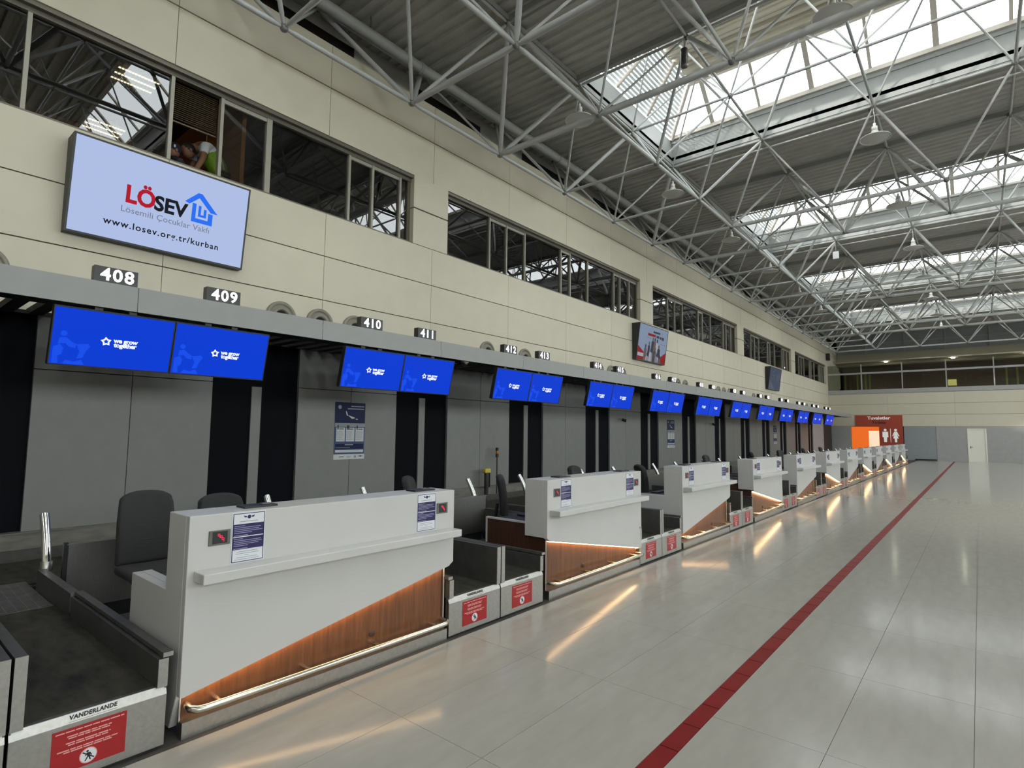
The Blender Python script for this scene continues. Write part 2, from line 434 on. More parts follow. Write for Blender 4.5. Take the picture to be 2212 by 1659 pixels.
# ------------------------------------------------------------------ skylights
NTH = ['nearest', 'second', 'third', 'fourth', 'fifth', 'sixth', 'seventh', 'eighth', 'ninth', 'tenth', 'eleventh', 'twelfth']
def nth(k): return NTH[k]
ORD = ['far behind the viewpoint', 'over the viewpoint', 'nearest in view', 'second in view from the front', 'third in view from the front', 'farthest, by the end wall']
pane_cache = {}
for k, s in enumerate(SKYL):
    so = empty('skylight', (0, s, DECK))
    tag(so, 'raised roof skylight with sloping panes and louvred end, '+ORD[k], 'skylight', 'skylights across the roof')
    e = s+SKW; Z1, Z2, IN = .62, 1.56, .95
    L = lambda mb, n, m: mb.build(n, m, so)
    for a, b, nm in ((-.06, 0, 'near'), (SKW, SKW+.06, 'far')):
        L(MB().box(XS0, XS1, a, b, -.06, Z1).box(XS0, XS1, a-.03, b+.03, Z1-.10, Z1), 'curb', 'curb')
    L(MB().box(XS0-.06, XS0, -.06, SKW+.06, -.06, Z1), 'curb', 'curb'); L(MB().box(XS1, XS1+.06, -.06, SKW+.06, -.06, Z1), 'curb', 'curb')
    # flat top sheet
    o = corr(XS0+IN-.05, XS1-IN+.05, IN-.06, SKW-IN+.06, Z2, .26, .09, 'cream_sheet', 'top_sheet', so)
    L(MB().box(XS0+IN-.06, XS1-IN+.06, SKW-IN-.02, SKW-IN+.09, Z2-.10, Z2), 'ridge_beam', 'sky_frame')
    L(MB().box(XS0+IN-.06, XS1-IN+.06, IN-.09, IN+.02, Z2-.10, Z2), 'ridge_beam', 'sky_frame')
    for yy in (SKW/2-.9, SKW/2+.1, SKW/2+.9): L(MB().box(XS0+IN, XS1-IN, yy, yy+.06, Z2-.08, Z2), 'top_purlin', 'cream_sheet')
    nb = 16; st = (XS1-XS0)/nb
    L(MB().box(XS0, XS1, SKW-.10, SKW+.02, Z1, Z1+.10), 'sill_rail', 'sky_frame'); L(MB().box(XS0, XS1, -.02, .10, Z1, Z1+.10), 'sill_rail', 'sky_frame')
    for i in range(nb+1):
        x = XS0+i*st; xt = min(max(x, XS0+IN), XS1-IN); hw = .055 if i % 2 else .032
        for yb, yt in ((SKW-.04, SKW-IN), (.04, IN)):
            q = [(x-hw, yb, Z1+.03), (x+hw, yb, Z1+.03), (xt+hw, yt, Z2-.02), (xt-hw, yt, Z2-.02)]
            L(MB().slab(q, (0, 0, .06)), 'mullion', 'sky_frame')
            if i < nb:
                x2 = x+st; xt2 = min(max(x2, XS0+IN), XS1-IN)
                q = [(x, yb, Z1+.05), (x2, yb, Z1+.05), (xt2, yt, Z2-.01), (xt, yt, Z2-.01)]
                if abs(xt2-xt) < 1e-4: q = q[:3]
                L(MB().quad(*q) if len(q) == 4 else MB().slab(q, (0, 0, .004)), 'pane', 'glass_sky')
    for xs_, sg in ((XS0, 1), (XS1, -1)):
        # sloping hip end, glazed with white horizontal louvres outside
        b0, b1 = (xs_+sg*.04, .06, Z1), (xs_+sg*.04, SKW-.06, Z1); t0, t1 = (xs_+sg*IN, IN, Z2), (xs_+sg*IN, SKW-IN, Z2)
        L(MB().quad(b0, b1, t1, t0), 'hip_pane', 'glass_sky')
        for f in (0, .33, .67, 1):
            p = Vector(b0).lerp(Vector(b1), f); q = Vector(t0).lerp(Vector(t1), f)
            L(MB().tube([p, q], .045, 6), 'hip_rafter', 'sky_frame')
        for j in range(15):
            f = (j+.5)/15; p = Vector(b0).lerp(Vector(t0), f); q = Vector(b1).lerp(Vector(t1), f)
            off = Vector((-sg*.06, 0, .06)); h = Vector((sg*.022, 0, .022)); tt = Vector((-sg*.008, 0, .008))
            L(MB().slab([p+off-h, q+off-h, q+off+h, p+off+h], tt), 'louvre_slat', 'slat_white')
    so.location = (0, s, DECK)

# ------------------------------------------------------------------ space frame
BX0, BY0, BZ = -7.50, 3.76, 7.41
TX0, TY0, TZ = -6.30, 3.76+MOD/2, 9.06
frm = tag(empty('space_frame', (BX0, BY0, BZ)), 'grey tubular steel space frame spanning the hall under the roof deck', 'roof truss')
bi = range(0, 9); bj = range(-6, 18)
ti = range(-1, 9); tj = range(-7, 18)
Bn = {(i, j): Vector((BX0+MOD*i, BY0+MOD*j, BZ)) for i in bi for j in bj if i < 2 or j % 4 in (1, 2) or j == 17}
Tn = {(i, j): Vector((TX0+MOD*i, TY0+MOD*j, TZ)) for i in ti for j in tj}
mem = []
def hsh(*a): return (math.sin(sum(v*w for v, w in zip(a, (12.9898, 78.233, 37.719, 9.131))))*43758.5453) % 1
for (i, j), p in Bn.items():
    if (i+1, j) in Bn: mem.append(('bottom_chord', p, Bn[i+1, j], (.060 if j % 4 == 2 else .052) if j % 4 in (1, 2) else .034))
    if (i, j+1) in Bn: mem.append(('bottom_chord', p, Bn[i, j+1], .040 if i in (0, 1) else .028))
    for di, dj in ((-1, -1), (0, -1), (-1, 0), (0, 0)):
        t = Tn.get((i+di, j+dj))
        if t:
            h = hsh(i, j, di*3+dj, 1); r = .024 if h < .45 else (.034 if h < .8 else .048)
            mem.append(('diagonal', p, t, r))
for (i, j), p in Tn.items():
    if (i+1, j) in Tn: mem.append(('top_chord', p, Tn[i+1, j], .030))
    if (i, j+1) in Tn: mem.append(('top_chord', p, Tn[i, j+1], .030))
Un = {(i, j): Vector((BX0+MOD*i, BY0+MOD*j, 2*TZ-BZ-.02)) for i in range(1, 9) for j in bj if j % 4 in (3, 0) and j < 17}   # nodes raised into the skylights
for (i, j), p in Un.items():
    if (i+1, j) in Un: mem.append(('top_chord', p, Un[i+1, j], .026))
    for di, dj in ((-1, -1), (0, -1), (-1, 0), (0, 0)):
        t = Tn.get((i+di, j+dj))
        if t: mem.append(('diagonal', p, t, .022 if hsh(i, j, di, dj) < .6 else .032))
unit_tube = {}
def utube(kind, m):
    if (kind, m) not in unit_tube: unit_tube[kind, m] = MB().tube([(0, 0, 0), (0, 0, .06), (0, 0, .94), (0, 0, 1)], [.55, 1, 1, .55], 10).mesh(kind, m)
    return unit_tube[kind, m]
scored = {'bottom_chord': [], 'diagonal': [], 'top_chord': []}
for kind, a, b, r in mem:
    pts = [in_view(a.lerp(b, t)) for t in (0, .25, .5, .75, 1)]
    pts = [p for p in pts if p and -30 < p[0] < 2242 and -30 < p[1] < 1000]
    scored[kind].append((-(1/min(p[2] for p in pts)) if pts else 1, kind, a, b, r))
restf = MB()
for kind, lst in scored.items():
    lst.sort(key=lambda t: t[0])
    for n, (sco, kd, a, b, r) in enumerate(lst):
        if n < 290 and sco < 0:
            me = utube(kd, 'tube_gray' if kd == 'top_chord' else 'tube_white')
            o = D.objects.new(kd, me); C.objects.link(o); o.parent = frm
            d = b-a; q = d.to_track_quat('Z', 'Y'); o.rotation_euler = q.to_euler(); o.scale = (r, r, d.length-.10)
            o.location = a+d.normalized()*.05-frm.location
        elif sco < 0 or hsh(a.x, a.y, b.x, b.y) < 2: restf.tube([a, b], r, 6, caps=False)
restf.v = [tuple(Vector(p)-frm.location) for p in restf.v]
o = restf.build('other_members', 'tube_white', frm); o['kind'] = 'stuff'
nodm = MB().lathe([(0, -.065), (.046, -.046), (.065, 0), (.046, .046), (0, .065)], 10).mesh('node', 'node_steel')
cand = []
for p in list(Bn.values())+list(Tn.values())+list(Un.values()):
    t = in_view(p); cand.append((t[2] if t and -30 < t[0] < 2242 and -30 < t[1] < 1000 else 999, p))
cand.sort(key=lambda t: t[0]); restn = MB()
for n, (dd, p) in enumerate(cand):
    if n < 290 and dd < 999: link('node', nodm, frm, p-frm.location)
    else: restn.lathe([(0, -.06), (.06, 0), (0, .06)], 6, tuple(p-frm.location))
o = restn.build('other_nodes', 'node_steel', frm); o['kind'] = 'stuff'
for k, s in enumerate(SKYL[1:]):
    sp = tag(empty('sprinkler_pipe', (XS0, s+SKW+.22, 8.93)), 'thin sprinkler pipe by the skylight '+ORD[k+1], 'pipe', 'sprinkler pipes under the roof')
    MB().tube([(0, 0, 0), (XS1-XS0, 0, 0)], .022, 8).build('pipe_run', 'tube_white', sp)
    for q in range(6): MB().tube([(1.6+3.2*q, 0, 0), (1.6+3.2*q, 0, .09)], .012, 6).build('sprinkler_head', 'tube_white', sp)
    for q in range(5): MB().tube([(.1+4.6*q, 0, 0), (.1+4.6*q, 0, .27)], .008, 6).build('pipe_hanger', 'node_steel', sp)
# service pipe along the wall top
pp = empty('service_pipe', (-8.30, YN, 8.86)); tag(pp, 'thick grey pipe running along the top of the beige wall', 'pipe')
MB().tube([(0, 0, 0), (0, YF+5-YN, 0)], .105, 16).build('pipe_run', 'tube_gray', pp)
for k in range(24): MB().lathe([(.112, -.03), (.118, -.03), (.118, .03), (.112, .03)], 16, (0, 1.2+2.4*k, 0), 'y').build('pipe_collar', 'tube_gray', pp)
for k in range(12): MB().tube([(0, 2.4+4.8*k, .1), (0, 2.4+4.8*k, .36)], .02, 8).build('pipe_hanger', 'node_steel', pp)

# ------------------------------------------------------------------ high-bay lamps
lamp = empty('high_bay_lamp'); 
MB().lathe([(.02, 0.16), (.07, .16), (.085, .10), (.10, .06), (.30, .0), (.31, -.02), (.295, -.02), (.29, -.01), (.10, .03), (0, .04)], 28).build('shade', 'lamp_shade', lamp)
MB().lathe([(0, .15), (.06, .15), (.06, .26), (.03, .27), (.03, .34), (0, .34)], 16).build('ballast', 'lamp_shade', lamp)
MB().lathe([(.285, -.008), (.15, -.03), (0, -.034)], 24).build('diffuser', 'lamp_under', lamp)
MB().tube([(0, 0, .33), (.01, 0, .5), (-.01, 0, .62), (0, 0, .74)], .009, 6).build('cable', 'tube_white', lamp)
lt = tree(lamp); first = True
LR = ['over the counters', 'over the middle of the hall', 'over the right of the hall']
OW = ['first', 'second', 'third', 'fourth', 'fifth', 'sixth', 'seventh', 'eighth', 'ninth', 'tenth']
for ix, x in enumerate((-6.30, -6.30+2*MOD, -6.30+4*MOD)):
    for j in range(1, 9):
        p = (x, 4.958+MOD*2*j-.0, 8.30)
        t = in_view(p)
        if not t or not (-80 < t[0] < 2292): continue
        o = lamp if first else copy_tree(lt); first = False
        o.location = p
        tag(o, 'round white pendant lamp '+LR[ix]+', '+OW[j-1]+' in its row', 'lamp', 'pendant lamps under the space frame')

sp_ = tag(empty('hanging_speaker', (-3.90, 9.60, 8.38)), 'dark cylinder speaker hanging from the space frame beside the nearest skylight', 'speaker')
MB().lathe([(0, 0), (.06, 0), (.066, .03), (.066, .34), (.05, .36), (0, .36)], 16).build('body', 'steel_dark', sp_); MB().tube([(0, 0, .36), (0, 0, .62)], .008, 6).build('hanger', 'node_steel', sp_)
wb = tag(empty('access_point', (-3.90, 23.95, 8.30)), 'small white box hanging from the space frame before the third skylight', 'access point')
o = MB().box(-.10, .10, -.05, .05, 0, .28).build('body', 'slat_white', wb); bevel(o, .015, 2); MB().tube([(0, 0, .28), (0, 0, .68)], .01, 6).build('hanger', 'node_steel', wb)

# ------------------------------------------------------------------ canopy over the desks
can = tag(empty('check_in_canopy', (XFA, Y0, 2.82)), 'long pale grey canopy running above all the check-in desks', 'canopy')
YC0, YC1 = -6.0, 45.4
def cbox(x0, x1, y0, y1, z0, z1, n, m): return MB().box(x0-XFA, x1-XFA, y0-Y0, y1-Y0, z0-2.82, z1-2.82).build(n, m, can)
y = 1.964-2.184*4
while y < YC1:
    y1 = min(y+2.184, YC1); me = boxmesh(.03, y1-y-.006, .262, 'fascia', 'fascia_panel'); link('fascia_panel', me, can, (-.03, y+.003-Y0, 0)); y += 2.184
cbox(XFA-.45, XFA-.035, YC0, YC1, 2.85, 3.06, 'front_beam', 'soffit')
cbox(-8.30, -8.12, YC0, YC1, 2.86, 2.90, 'back_beam', 'soffit')
sm = boxmesh(1.05, .13, .07, 'soffit', 'soffit_slat'); y = -1.0; n = 0
while y < YC1:
    link('soffit_slat', sm, can, (-8.28-XFA, y-Y0, .045)); y += .2557; n += 1
    if n > 180: break

# ------------------------------------------------------------------ panelled wall behind the desks
bw = struct(MB().box(-8.25, -8.2, YN, YF, 0, 2.9).build('wall_check_in', 'joint'))
for k in range(-2, 15):
    y0 = Y0+UNIT*k
    if y0 > 43.5: break
    def bp(a, b, z0, z1, m, n, dx=0):
        if y0+b > YF: return
        link(n, boxmesh(.06, b-a, z1-z0, m, n), bw, (XP-.06+dx, y0+a, z0))
    if k < 12:
        bp(.157, 1.110, .45, 2.245, 'gray_panel', 'wall_panel'); bp(1.118, 2.072, .45, 2.245, 'gray_panel', 'wall_panel')
        bp(.157, 1.110, 2.255, 2.86, 'gray_panel', 'upper_panel'); bp(1.118, 2.072, 2.255, 2.86, 'gray_panel', 'upper_panel')
        bp(2.072, 2.632, .45, 2.88, 'dark_panel', 'dark_panel', -.05); bp(2.777, 3.353, .45, 2.88, 'dark_panel', 'dark_panel', -.05)
        bp(2.632, 2.777, .45, 2.22, 'gray_panel', 'pilaster_strip', -.02); bp(2.632, 2.777, 2.22, 2.88, 'dark_panel', 'dark_panel', -.05)
    else:
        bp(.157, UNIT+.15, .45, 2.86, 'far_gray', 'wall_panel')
base = struct(MB().box(XP-.06, XP+.06, YN, YF, 0, .44).build('baseboard_check_in', 'stone_ledge'))
for k in range(-3, 18): link('ledge_slab', boxmesh(.14, 2.3, .012, 'stone_ledge', 'ledge_slab'), base, (XP-.06, .2+2.305*k, .44))

# ------------------------------------------------------------------ collector belt behind the desks
cb = tag(empty('collector_conveyor', (-7.0, Y0, 0)), 'long dark baggage belt running behind the check-in desks', 'conveyor')
MB().box(-.62, .62, -6, 40, .05, .22).build('frame', 'black_plastic', cb)
MB().box(-.56, .56, -6, 40, .22, .235).build('belt', 'belt', cb)
MB().box(-.64, -.60, -6, 40, .05, .34).build('side_guard', 'guard', cb)

# ------------------------------------------------------------------ check-in counters
LEN = 1.946
def make_counter(flip, name):
    """front edge of the white box slants up along +Y; flip mirrors it"""
    root = empty(name)
    Y = (lambda y: LEN-y) if flip else (lambda y: y)
    def bx(mb, x0, x1, y0, y1, z0, z1, m=0):
        a, b = sorted((Y(y0), Y(y1))); return mb.box(x0, x1, a, b, z0, z1, m)
    def pr(pts, x0, x1, m=0): return MB().prism([(Y(p[0]), p[1]) for p in pts], 'x', x0, x1, m)
    # white front box with slanting lower edge
    sl = (.553-.213)/1.88
    zt = 1.136; zb = lambda y: .213+sl*(y-.02)
    o = pr([(0, .215), (0, zt), (LEN, zt), (LEN, .583), (LEN-.045, zb(LEN-.045)), (.02, .213)], -.045, 0).build('front_panel', 'white_laminate', root); bevel(o, .004, 2)
    o = pr([(.045, .60), (.045, zt-.0005), (LEN, zt-.0005), (LEN, .585), (LEN-.05, .575)], -.275, -.0455).build('upper_box', 'white_laminate', root); bevel(o, .003, 1)
    # shelf
    o = bx(MB(), .0005, .125, .035, 1.912, .795, .848).build('shelf', 'white_laminate', root); bevel(o, .005, 2)
    # low end: closed white side; high end: wooden side with white edge
    a, b = sorted((Y(0), Y(.05)))
    o = MB().prism([(-.0455, .215), (-.0455, zt-.0005), (-.275, zt-.0005), (-.275, .716), (-.815, .716), (-.815, .03), (-.12, .03)], 'y', a, b).build('side_panel', 'white_laminate', root); bevel(o, .003, 1)
    o = bx(MB(), -.815, -.276, .05, .105, .66, .7155).build('side_cap', 'white_laminate', root)
    bx(MB(), -.815, -.055, LEN-.075, LEN-.05, .0, .69).build('wood_side', 'wood_dark', root)
    o = bx(MB(), -.835, -.276, LEN-.085, LEN-.045, .69, .706); bx(o, -.835, -.815, LEN-.085, LEN-.045, 0, .69); o.build('side_edge', 'white_laminate', root)
    # worktop
    bx(MB(), -.80, -.276, .05, LEN-.085, .655, .683).build('worktop', 'black_plastic', root)
    bx(MB(), -.72, -.60, .5, .92, .683, .70).build('keyboard', 'black_plastic', root); bx(MB(), -.72, -.60, 1.1, 1.52, .683, .70).build('keyboard', 'black_plastic', root)
    # wooden apron, kick plate, light strip, rail
    pr([(.024, .075), (.024, zb(.02)+.02), (LEN-.05, zb(LEN-.05)+.03), (LEN-.05, .075)], -.075, -.0556).build('wood_apron', 'wood', root)
    bx(MB(), -.0556, -.048, LEN-.052, LEN-.046, .075, .57).build('edge_strip', 'white_laminate', root)
    bx(MB(), -.0556, -.048, .020, .026, .075, .235).build('edge_strip', 'white_laminate', root)
    bx(MB(), -.075, -.008, .022, LEN-.046, 0, .082).build('kick_plate', 'steel_plate', root)
    p0, p1 = Y(.04), Y(LEN-.06); z0, z1 = zb(.04)-.0015, zb(LEN-.06)-.0015
    q = [(-.044, p0, z0), (-.022, p0, z0), (-.022, p1, z1), (-.044, p1, z1)]
    MB().slab(q, (0, 0, -.006)).build('light_strip', 'led', root)
    rz = .152; pts = [(-.05, Y(.055), rz), (.02, Y(.05), rz), (.052, Y(.075), rz), (.06, Y(.11), rz), (.06, Y(LEN-.14), rz), (.052, Y(LEN-.105), rz), (.02, Y(LEN-.08), rz), (-.05, Y(LEN-.075), rz)]
    MB().tube(pts, .0185, 12).build('bumper_rail', 'rail', root)
    for y in (.19, .71, 1.23, 1.745): MB().tube([(-.056, Y(y), rz), (.052, Y(y), rz)], .0125, 10).build('rail_bracket', 'rail', root)
    MB().lathe([(.024, -.056), (.024, -.05), (.017, -.047), (0, -.046)], 16, (0, Y(1.232), .208), 'x').build('lock_cap', 'wood_dark', root)
    # notices and scales (always readable from the hall)
    for yn in (.221, 1.561):
        n = bx(MB(), .0003, .003, 0, 0, 0, 0); n = MB().box(.0003, .003, yn, yn+.187, .853, 1.13)
        no = n.build('notice', 'paper', root)
        mb = MB(); x = .0036
        fr = .004
        for r_ in ((yn+.004, yn+.183, 1.1215, 1.1255), (yn+.004, yn+.183, .8575, .8615), (yn+.004, yn+.008, .858, 1.125), (yn+.179, yn+.183, .858, 1.125)): rect(mb, *r_, x, 0)
        rect(mb, yn+.006, yn+.181, .998, 1.066, x, 1); rect(mb, yn+.006, yn+.181, .926, .993, x, 1)
        for t in range(5): rect(mb, yn+.012, yn+.012+(.06, .15, .14, .16, .10)[t], 1.054-.0095*t, 1.057-.0095*t, x+.0004, 2)
        rect(mb, yn+.012, yn+.09, 1.002, 1.005, x+.0004, 2)
        for t in range(5): rect(mb, yn+.012, yn+.012+(.05, .155, .16, .14, .08)[t], .983-.0095*t, .986-.0095*t, x+.0004, 2)
        rect(mb, yn+.012, yn+.09, .930, .933, x+.0004, 2)
        for t, (a0, a1) in enumerate(((.03, .15), (.025, .155), (.075, .10), (.03, .15), (.02, .16))): rect(mb, yn+a0, yn+a1, .912-.0105*t, .9145-.0105*t, x, 3)
        rect(mb, yn+.04, yn+.145, 1.0775, 1.081, x, 3)
        poly(mb, [(yn+.0935+.011*math.cos(i*PI/4), 1.103+.011*math.sin(i*PI/4)) for i in range(8)], x, 1)
        for sg in (-1, 1): poly(mb, [(yn+.0935+sg*.013, 1.107), (yn+.0935+sg*.032, 1.112), (yn+.0935+sg*.030, 1.107), (yn+.0935+sg*.026, 1.101), (yn+.0935+sg*.013, 1.100)][::(1 if sg < 0 else -1)], x, 1)
        mb.build('print', ['ink_navy', 'ink_navy', 'ink_pale', 'ink_gray'], no)
    for yn in (.099, 1.757):
        o = MB().box(.0003, .006, yn, yn+.114, .967, 1.048).build('scale_display', 'steel_dark', root); bevel(o, .002, 1)
        rect(MB(), yn+.018, yn+.098, .976, 1.040, .0066).build('display_window', 'black_plastic', o)
        mb = MB()
        for cx, cz in ((yn+.052, 1.016), (yn+.064, 1.006), (yn+.074, .994)):
            h = .010
            for a0, a1, b0, b1 in ((-.005, .005, h, h+.002), (-.005, .005, 0, .002), (-.006, -.004, 0, h), (.004, .006, 0, h), (.004, .006, -h, 0)): rect(mb, cx+a0, cx+a1, cz+b0, cz+b1, .0072)
        mb.build('digits', 'seg_red', o)
    for yn in (.33, 1.62):
        o = MB().box(-.20, -.09, yn, yn+.20, zt, zt+.012).build('reader_pad', 'black_plastic', root)
        MB().box(-.19, -.15, yn+.135, yn+.185, zt+.012, zt+.014).build('pad_label', 'steel', o)
    return root
cA = make_counter(False, 'check_in_counter'); cB = make_counter(True, 'check_in_counter')
tA, tB = tree(cA), tree(cB)
for k in range(NU):
    o = (cA if k % 2 == 0 else cB) if k < 2 else copy_tree(tA if k % 2 == 0 else tB)
    o.location = (XF, Y0+UNIT*k, 0)
    tag(o, '%s white check-in counter of the row, lower edge %s to the right' % (nth(k), 'rising' if k % 2 == 0 else 'falling'), 'counter', 'row of check-in counters')

# ------------------------------------------------------------------ baggage belts between the counters
BW = .605
def make_belt(flip):
    root = empty('baggage_belt'); Y = (lambda y: BW-y) if flip else (lambda y: y)
    def bx(x0, x1, y0, y1, z0, z1, n, m, par=root):
        a, b = sorted((Y(y0), Y(y1))); return MB().box(x0, x1, a, b, z0, z1).build(n, m, par)
    bx(-.06, -.02, .02, BW-.02, 0, .02, 'plinth', 'black_rubber')
    o = bx(-.012, 0, 0, BW, .016, .262, 'front_plate', 'steel_plate'); bevel(o, .002, 1)
    MB().prism([(0, .262), (-.012, .262), (-.030, .300), (-.018, .300)], 'y', 0, BW).build('top_lip', 'steel_plate', root)
    for a in (0, BW-.008): bx(-1.64, -.012, a, a+.008, .03, .295, 'side_plate', 'steel_dark')
    # belt surface with rolled front
    prof = [(-.035, .20), (-.022, .25), (-.024, .285), (-.040, .303), (-2.02, .303), (-2.02, .28), (-.06, .28), (-.06, .2)]
    MB().prism(prof, 'y', .046, BW-.046).build('belt', 'belt', root)
    # tall guard on the inner side, low guard on the outer side
    o = bx(-1.66, -.004, 0, .045, .30, .607, 'tall_guard', 'guard'); bx(-.004, .002, 0, .045, .30, .609, 'guard_end', 'steel_plate', o)
    o = bx(-1.64, -.004, BW-.045, BW, .30, .436, 'low_guard', 'guard'); bx(-.004, .002, BW-.045, BW, .30, .438, 'guard_end', 'steel_plate', o)
    o = bx(-1.63, .004, BW-.028, BW+.018, .446, .468, 'hand_rail', 'guard'); bx(.004, .007, BW-.028, BW+.018, .446, .468, 'rail_end', 'steel', o)
    bx(-1.635, -1.60, BW-.028, BW+.018, .436, .446, 'rail_spacer', 'black_rubber'); bx(-.3, -.26, BW-.02, BW+.01, .436, .446, 'rail_spacer', 'black_rubber')
    # second stage with a dark net over the belt
    bx(-2.66, -1.66, 0, .045, .1, .45, 'rear_guard', 'guard'); o = bx(-2.66, -1.655, BW-.045, BW+.012, .1, .452, 'rear_guard', 'guard')
    bx(-1.655, -1.65, BW-.046, BW+.013, .33, .455, 'joint_plate', 'steel', o)
    bx(-3.12, -2.02, .046, BW-.046, .27, .285, 'rear_belt', 'black_rubber')
    mb = MB()
    for i in range(26):
        x = -2.02-.04*i; mb.tube([(x, .05, .292+.004*math.sin(i)), (x+.015, BW*.3, .294), (x-.01, BW*.6, .292), (x, BW-.05, .294)], .006, 5)
    for i in range(9):
        yy = .06+.06*i; mb.tube([(-2.03, yy, .290), (-3.05, yy+.02, .290)], .004, 4)
    o = mb.build('net', 'guard', root); o['kind'] = 'stuff'
    # chrome hoop post at the back
    pts = []
    for i in range(9):
        t = i/8; pts.append((-2.70+.03*math.sin(t*PI)-.20*t, 0, .44+.42*t))
    MB().tube([(p[0], Y(BW+.02), p[2]) for p in pts], .034, 14).build('guide_post', 'chrome', root)
    MB().lathe([(.042, .43), (.042, .50), (.036, .505)], 14, (-2.70, Y(BW+.02), 0)).build('post_socket', 'steel', root)
    # warning sticker and maker's name (always readable)
    y0 = .148; st = MB().box(.0003, .002, y0, y0+.286, .055, .243).build('warning_sticker', 'sticker_red', root); bevel(st, .0008, 1)
    mb = MB(); x = .0025
    for z, a, b in ((.229, .012, .274), (.208, .055, .225), (.199, .060, .218), (.179, .052, .222), (.170, .060, .212), (.150, .022, .252), (.141, .045, .228)):
        yy = a
        while yy < b:
            wv = .018+.03*hsh(z, yy, 3, 1); rect(mb, y0+yy, y0+min(yy+wv, b), z-.0025, z+.0025, x, 0); yy += wv+.004
    cx, cz = y0+.140, .098
    circ = lambda r: [(cx+r*math.cos(2*PI*i/20), cz+r*math.sin(2*PI*i/20)) for i in range(20)]
    poly(mb, circ(.034), x, 0); poly(mb, circ(.030), x+.0004, 1); x += .0008
    poly(mb, [(cx-.004+.005*math.cos(i*PI/4), cz+.0185+.005*math.sin(i*PI/4)) for i in range(8)], x, 2)
    for q in ([(-.007, .012), (-.004, -.004), (.006, -.004), (.007, .012)], [(-.004, -.003), (-.014, -.022), (-.009, -.023), (.002, -.004)], [(.0, -.004), (.006, -.022), (.011, -.022), (.006, -.003)], [(.006, .012), (.015, -.002), (.011, -.004), (.004, .007)], [(-.006, .012), (-.014, .0), (-.010, -.002), (-.004, .007)], [(-.024, .016), (-.021, .020), (.024, -.014), (.021, -.018)]):
        poly(mb, [(cx+p[0], cz+p[1]) for p in q], x, 2)
    mb.build('sticker_print', ['sticker_text', 'paper', 'ink_dark'], st)
    mb = MB(); tx = text_mb('VANDERLANDE', .0245, bold=.0011, shear=.18, spacing=1.08)
    mtx = Matrix(((0, -.45, .9, -.0085), (1, 0, 0, .30), (0, .9, .45, .2835), (0, 0, 0, 1)))
    mb.add(tx, mtx)
    mb.quad((-.0015, .208, .2672), (-.0015, .392, .2672), (-.0022, .392, .2686), (-.0022, .208, .2686))
    mb.build('maker_name', 'ink_gray' if False else 'ink_dark', root)
    return root
bA = make_belt(False); bB = make_belt(True)     # bA: tall guard at low Y (right belt of a pair); bB: mirrored
tbA, tbB = tree(bA), tree(bB); firstA = firstB = True
for k in range(-1, NU):
    yb = Y0+UNIT*k+1.914
    for side in (0, 1):
        if side == 0: o = bB if firstB else copy_tree(tbB); firstB = False
        else: o = bA if firstA else copy_tree(tbA); firstA = False
        o.location = (XF-.002, yb+side*(BW+.012), 0)
        nm = 'left' if side == 0 else 'right'
        if k == -1: lab = 'steel-fronted baggage belt '+('cut off by the left edge of the photo' if side == 0 else 'just left of the nearest counter')
        elif k == NU-1: lab = 'steel-fronted baggage belt, %s of the pair past the last counter' % nm
        else: lab = 'steel-fronted baggage belt, %s of the pair after the %s counter' % (nm, nth(k))
        tag(o, lab, 'conveyor', 'baggage belts between the counters')
# steel screens behind the desks
scr = empty('steel_screen'); MB().box(-.02, .02, .03, 1.88, .12, .64).build('plate', 'steel', scr); MB().box(-.03, .03, .02, 1.89, .64, .648).build('top_edge', 'steel_plate', scr)
MB().box(-.02, .02, .0, .028, .12, .66).build('end_post', 'black_plastic', scr); MB().box(-.02, .02, 1.882, 1.91, .0, .60).build('end_post', 'black_plastic', scr); MB().box(-.015, .015, .1, 1.8, 0, .12).build('foot', 'black_plastic', scr)
ts = tree(scr)
for k in range(NU):
    o = scr if k == 0 else copy_tree(ts); o.location = (-5.78, Y0+UNIT*k+.03, 0)
    tag(o, 'low brushed steel screen behind the desk of the %s counter' % nth(k), 'screen', 'steel screens behind the desks')

# ------------------------------------------------------------------ office chairs
def sub(o, lv=2):
    md = o.modifiers.new('s', 'SUBSURF'); md.levels = lv; md.render_levels = lv
    dg = bpy.context.evaluated_depsgraph_get(); me = D.meshes.new_from_object(o.evaluated_get(dg)); o.modifiers.clear(); o.data = me
    for p in me.polygons: p.use_smooth = True
    return o
def pad(nu, nv, fn, thick, name, m, parent):
    mb = MB()
    for side in (0, 1):
        for i in range(nu+1):
            for j in range(nv+1):
                p, n = fn(i/nu, j/nv); mb.v.append(tuple(Vector(p)+Vector(n)*(thick/2 if side else -thick/2)))
    K = (nu+1)*(nv+1); idx = lambda s, i, j: s*K+i*(nv+1)+j
    for i in range(nu):
        for j in range(nv):
            mb.face([idx(1, i, j), idx(1, i+1, j), idx(1, i+1, j+1), idx(1, i, j+1)]); mb.face([idx(0, i, j), idx(0, i, j+1), idx(0, i+1, j+1), idx(0, i+1, j)])
    for i in range(nu):
        mb.face([idx(0, i, 0), idx(0, i+1, 0), idx(1, i+1, 0), idx(1, i, 0)]); mb.face([idx(0, i+1, nv), idx(0, i, nv), idx(1, i, nv), idx(1, i+1, nv)])
    for j in range(nv):
        mb.face([idx(0, 0, j+1), idx(0, 0, j), idx(1, 0, j), idx(1, 0, j+1)]); mb.face([idx(0, nu, j), idx(0, nu, j+1), idx(1, nu, j+1), idx(1, nu, j)])
    o = mb.build(name, m, parent); return sub(o, 2)
ch = empty('office_chair')
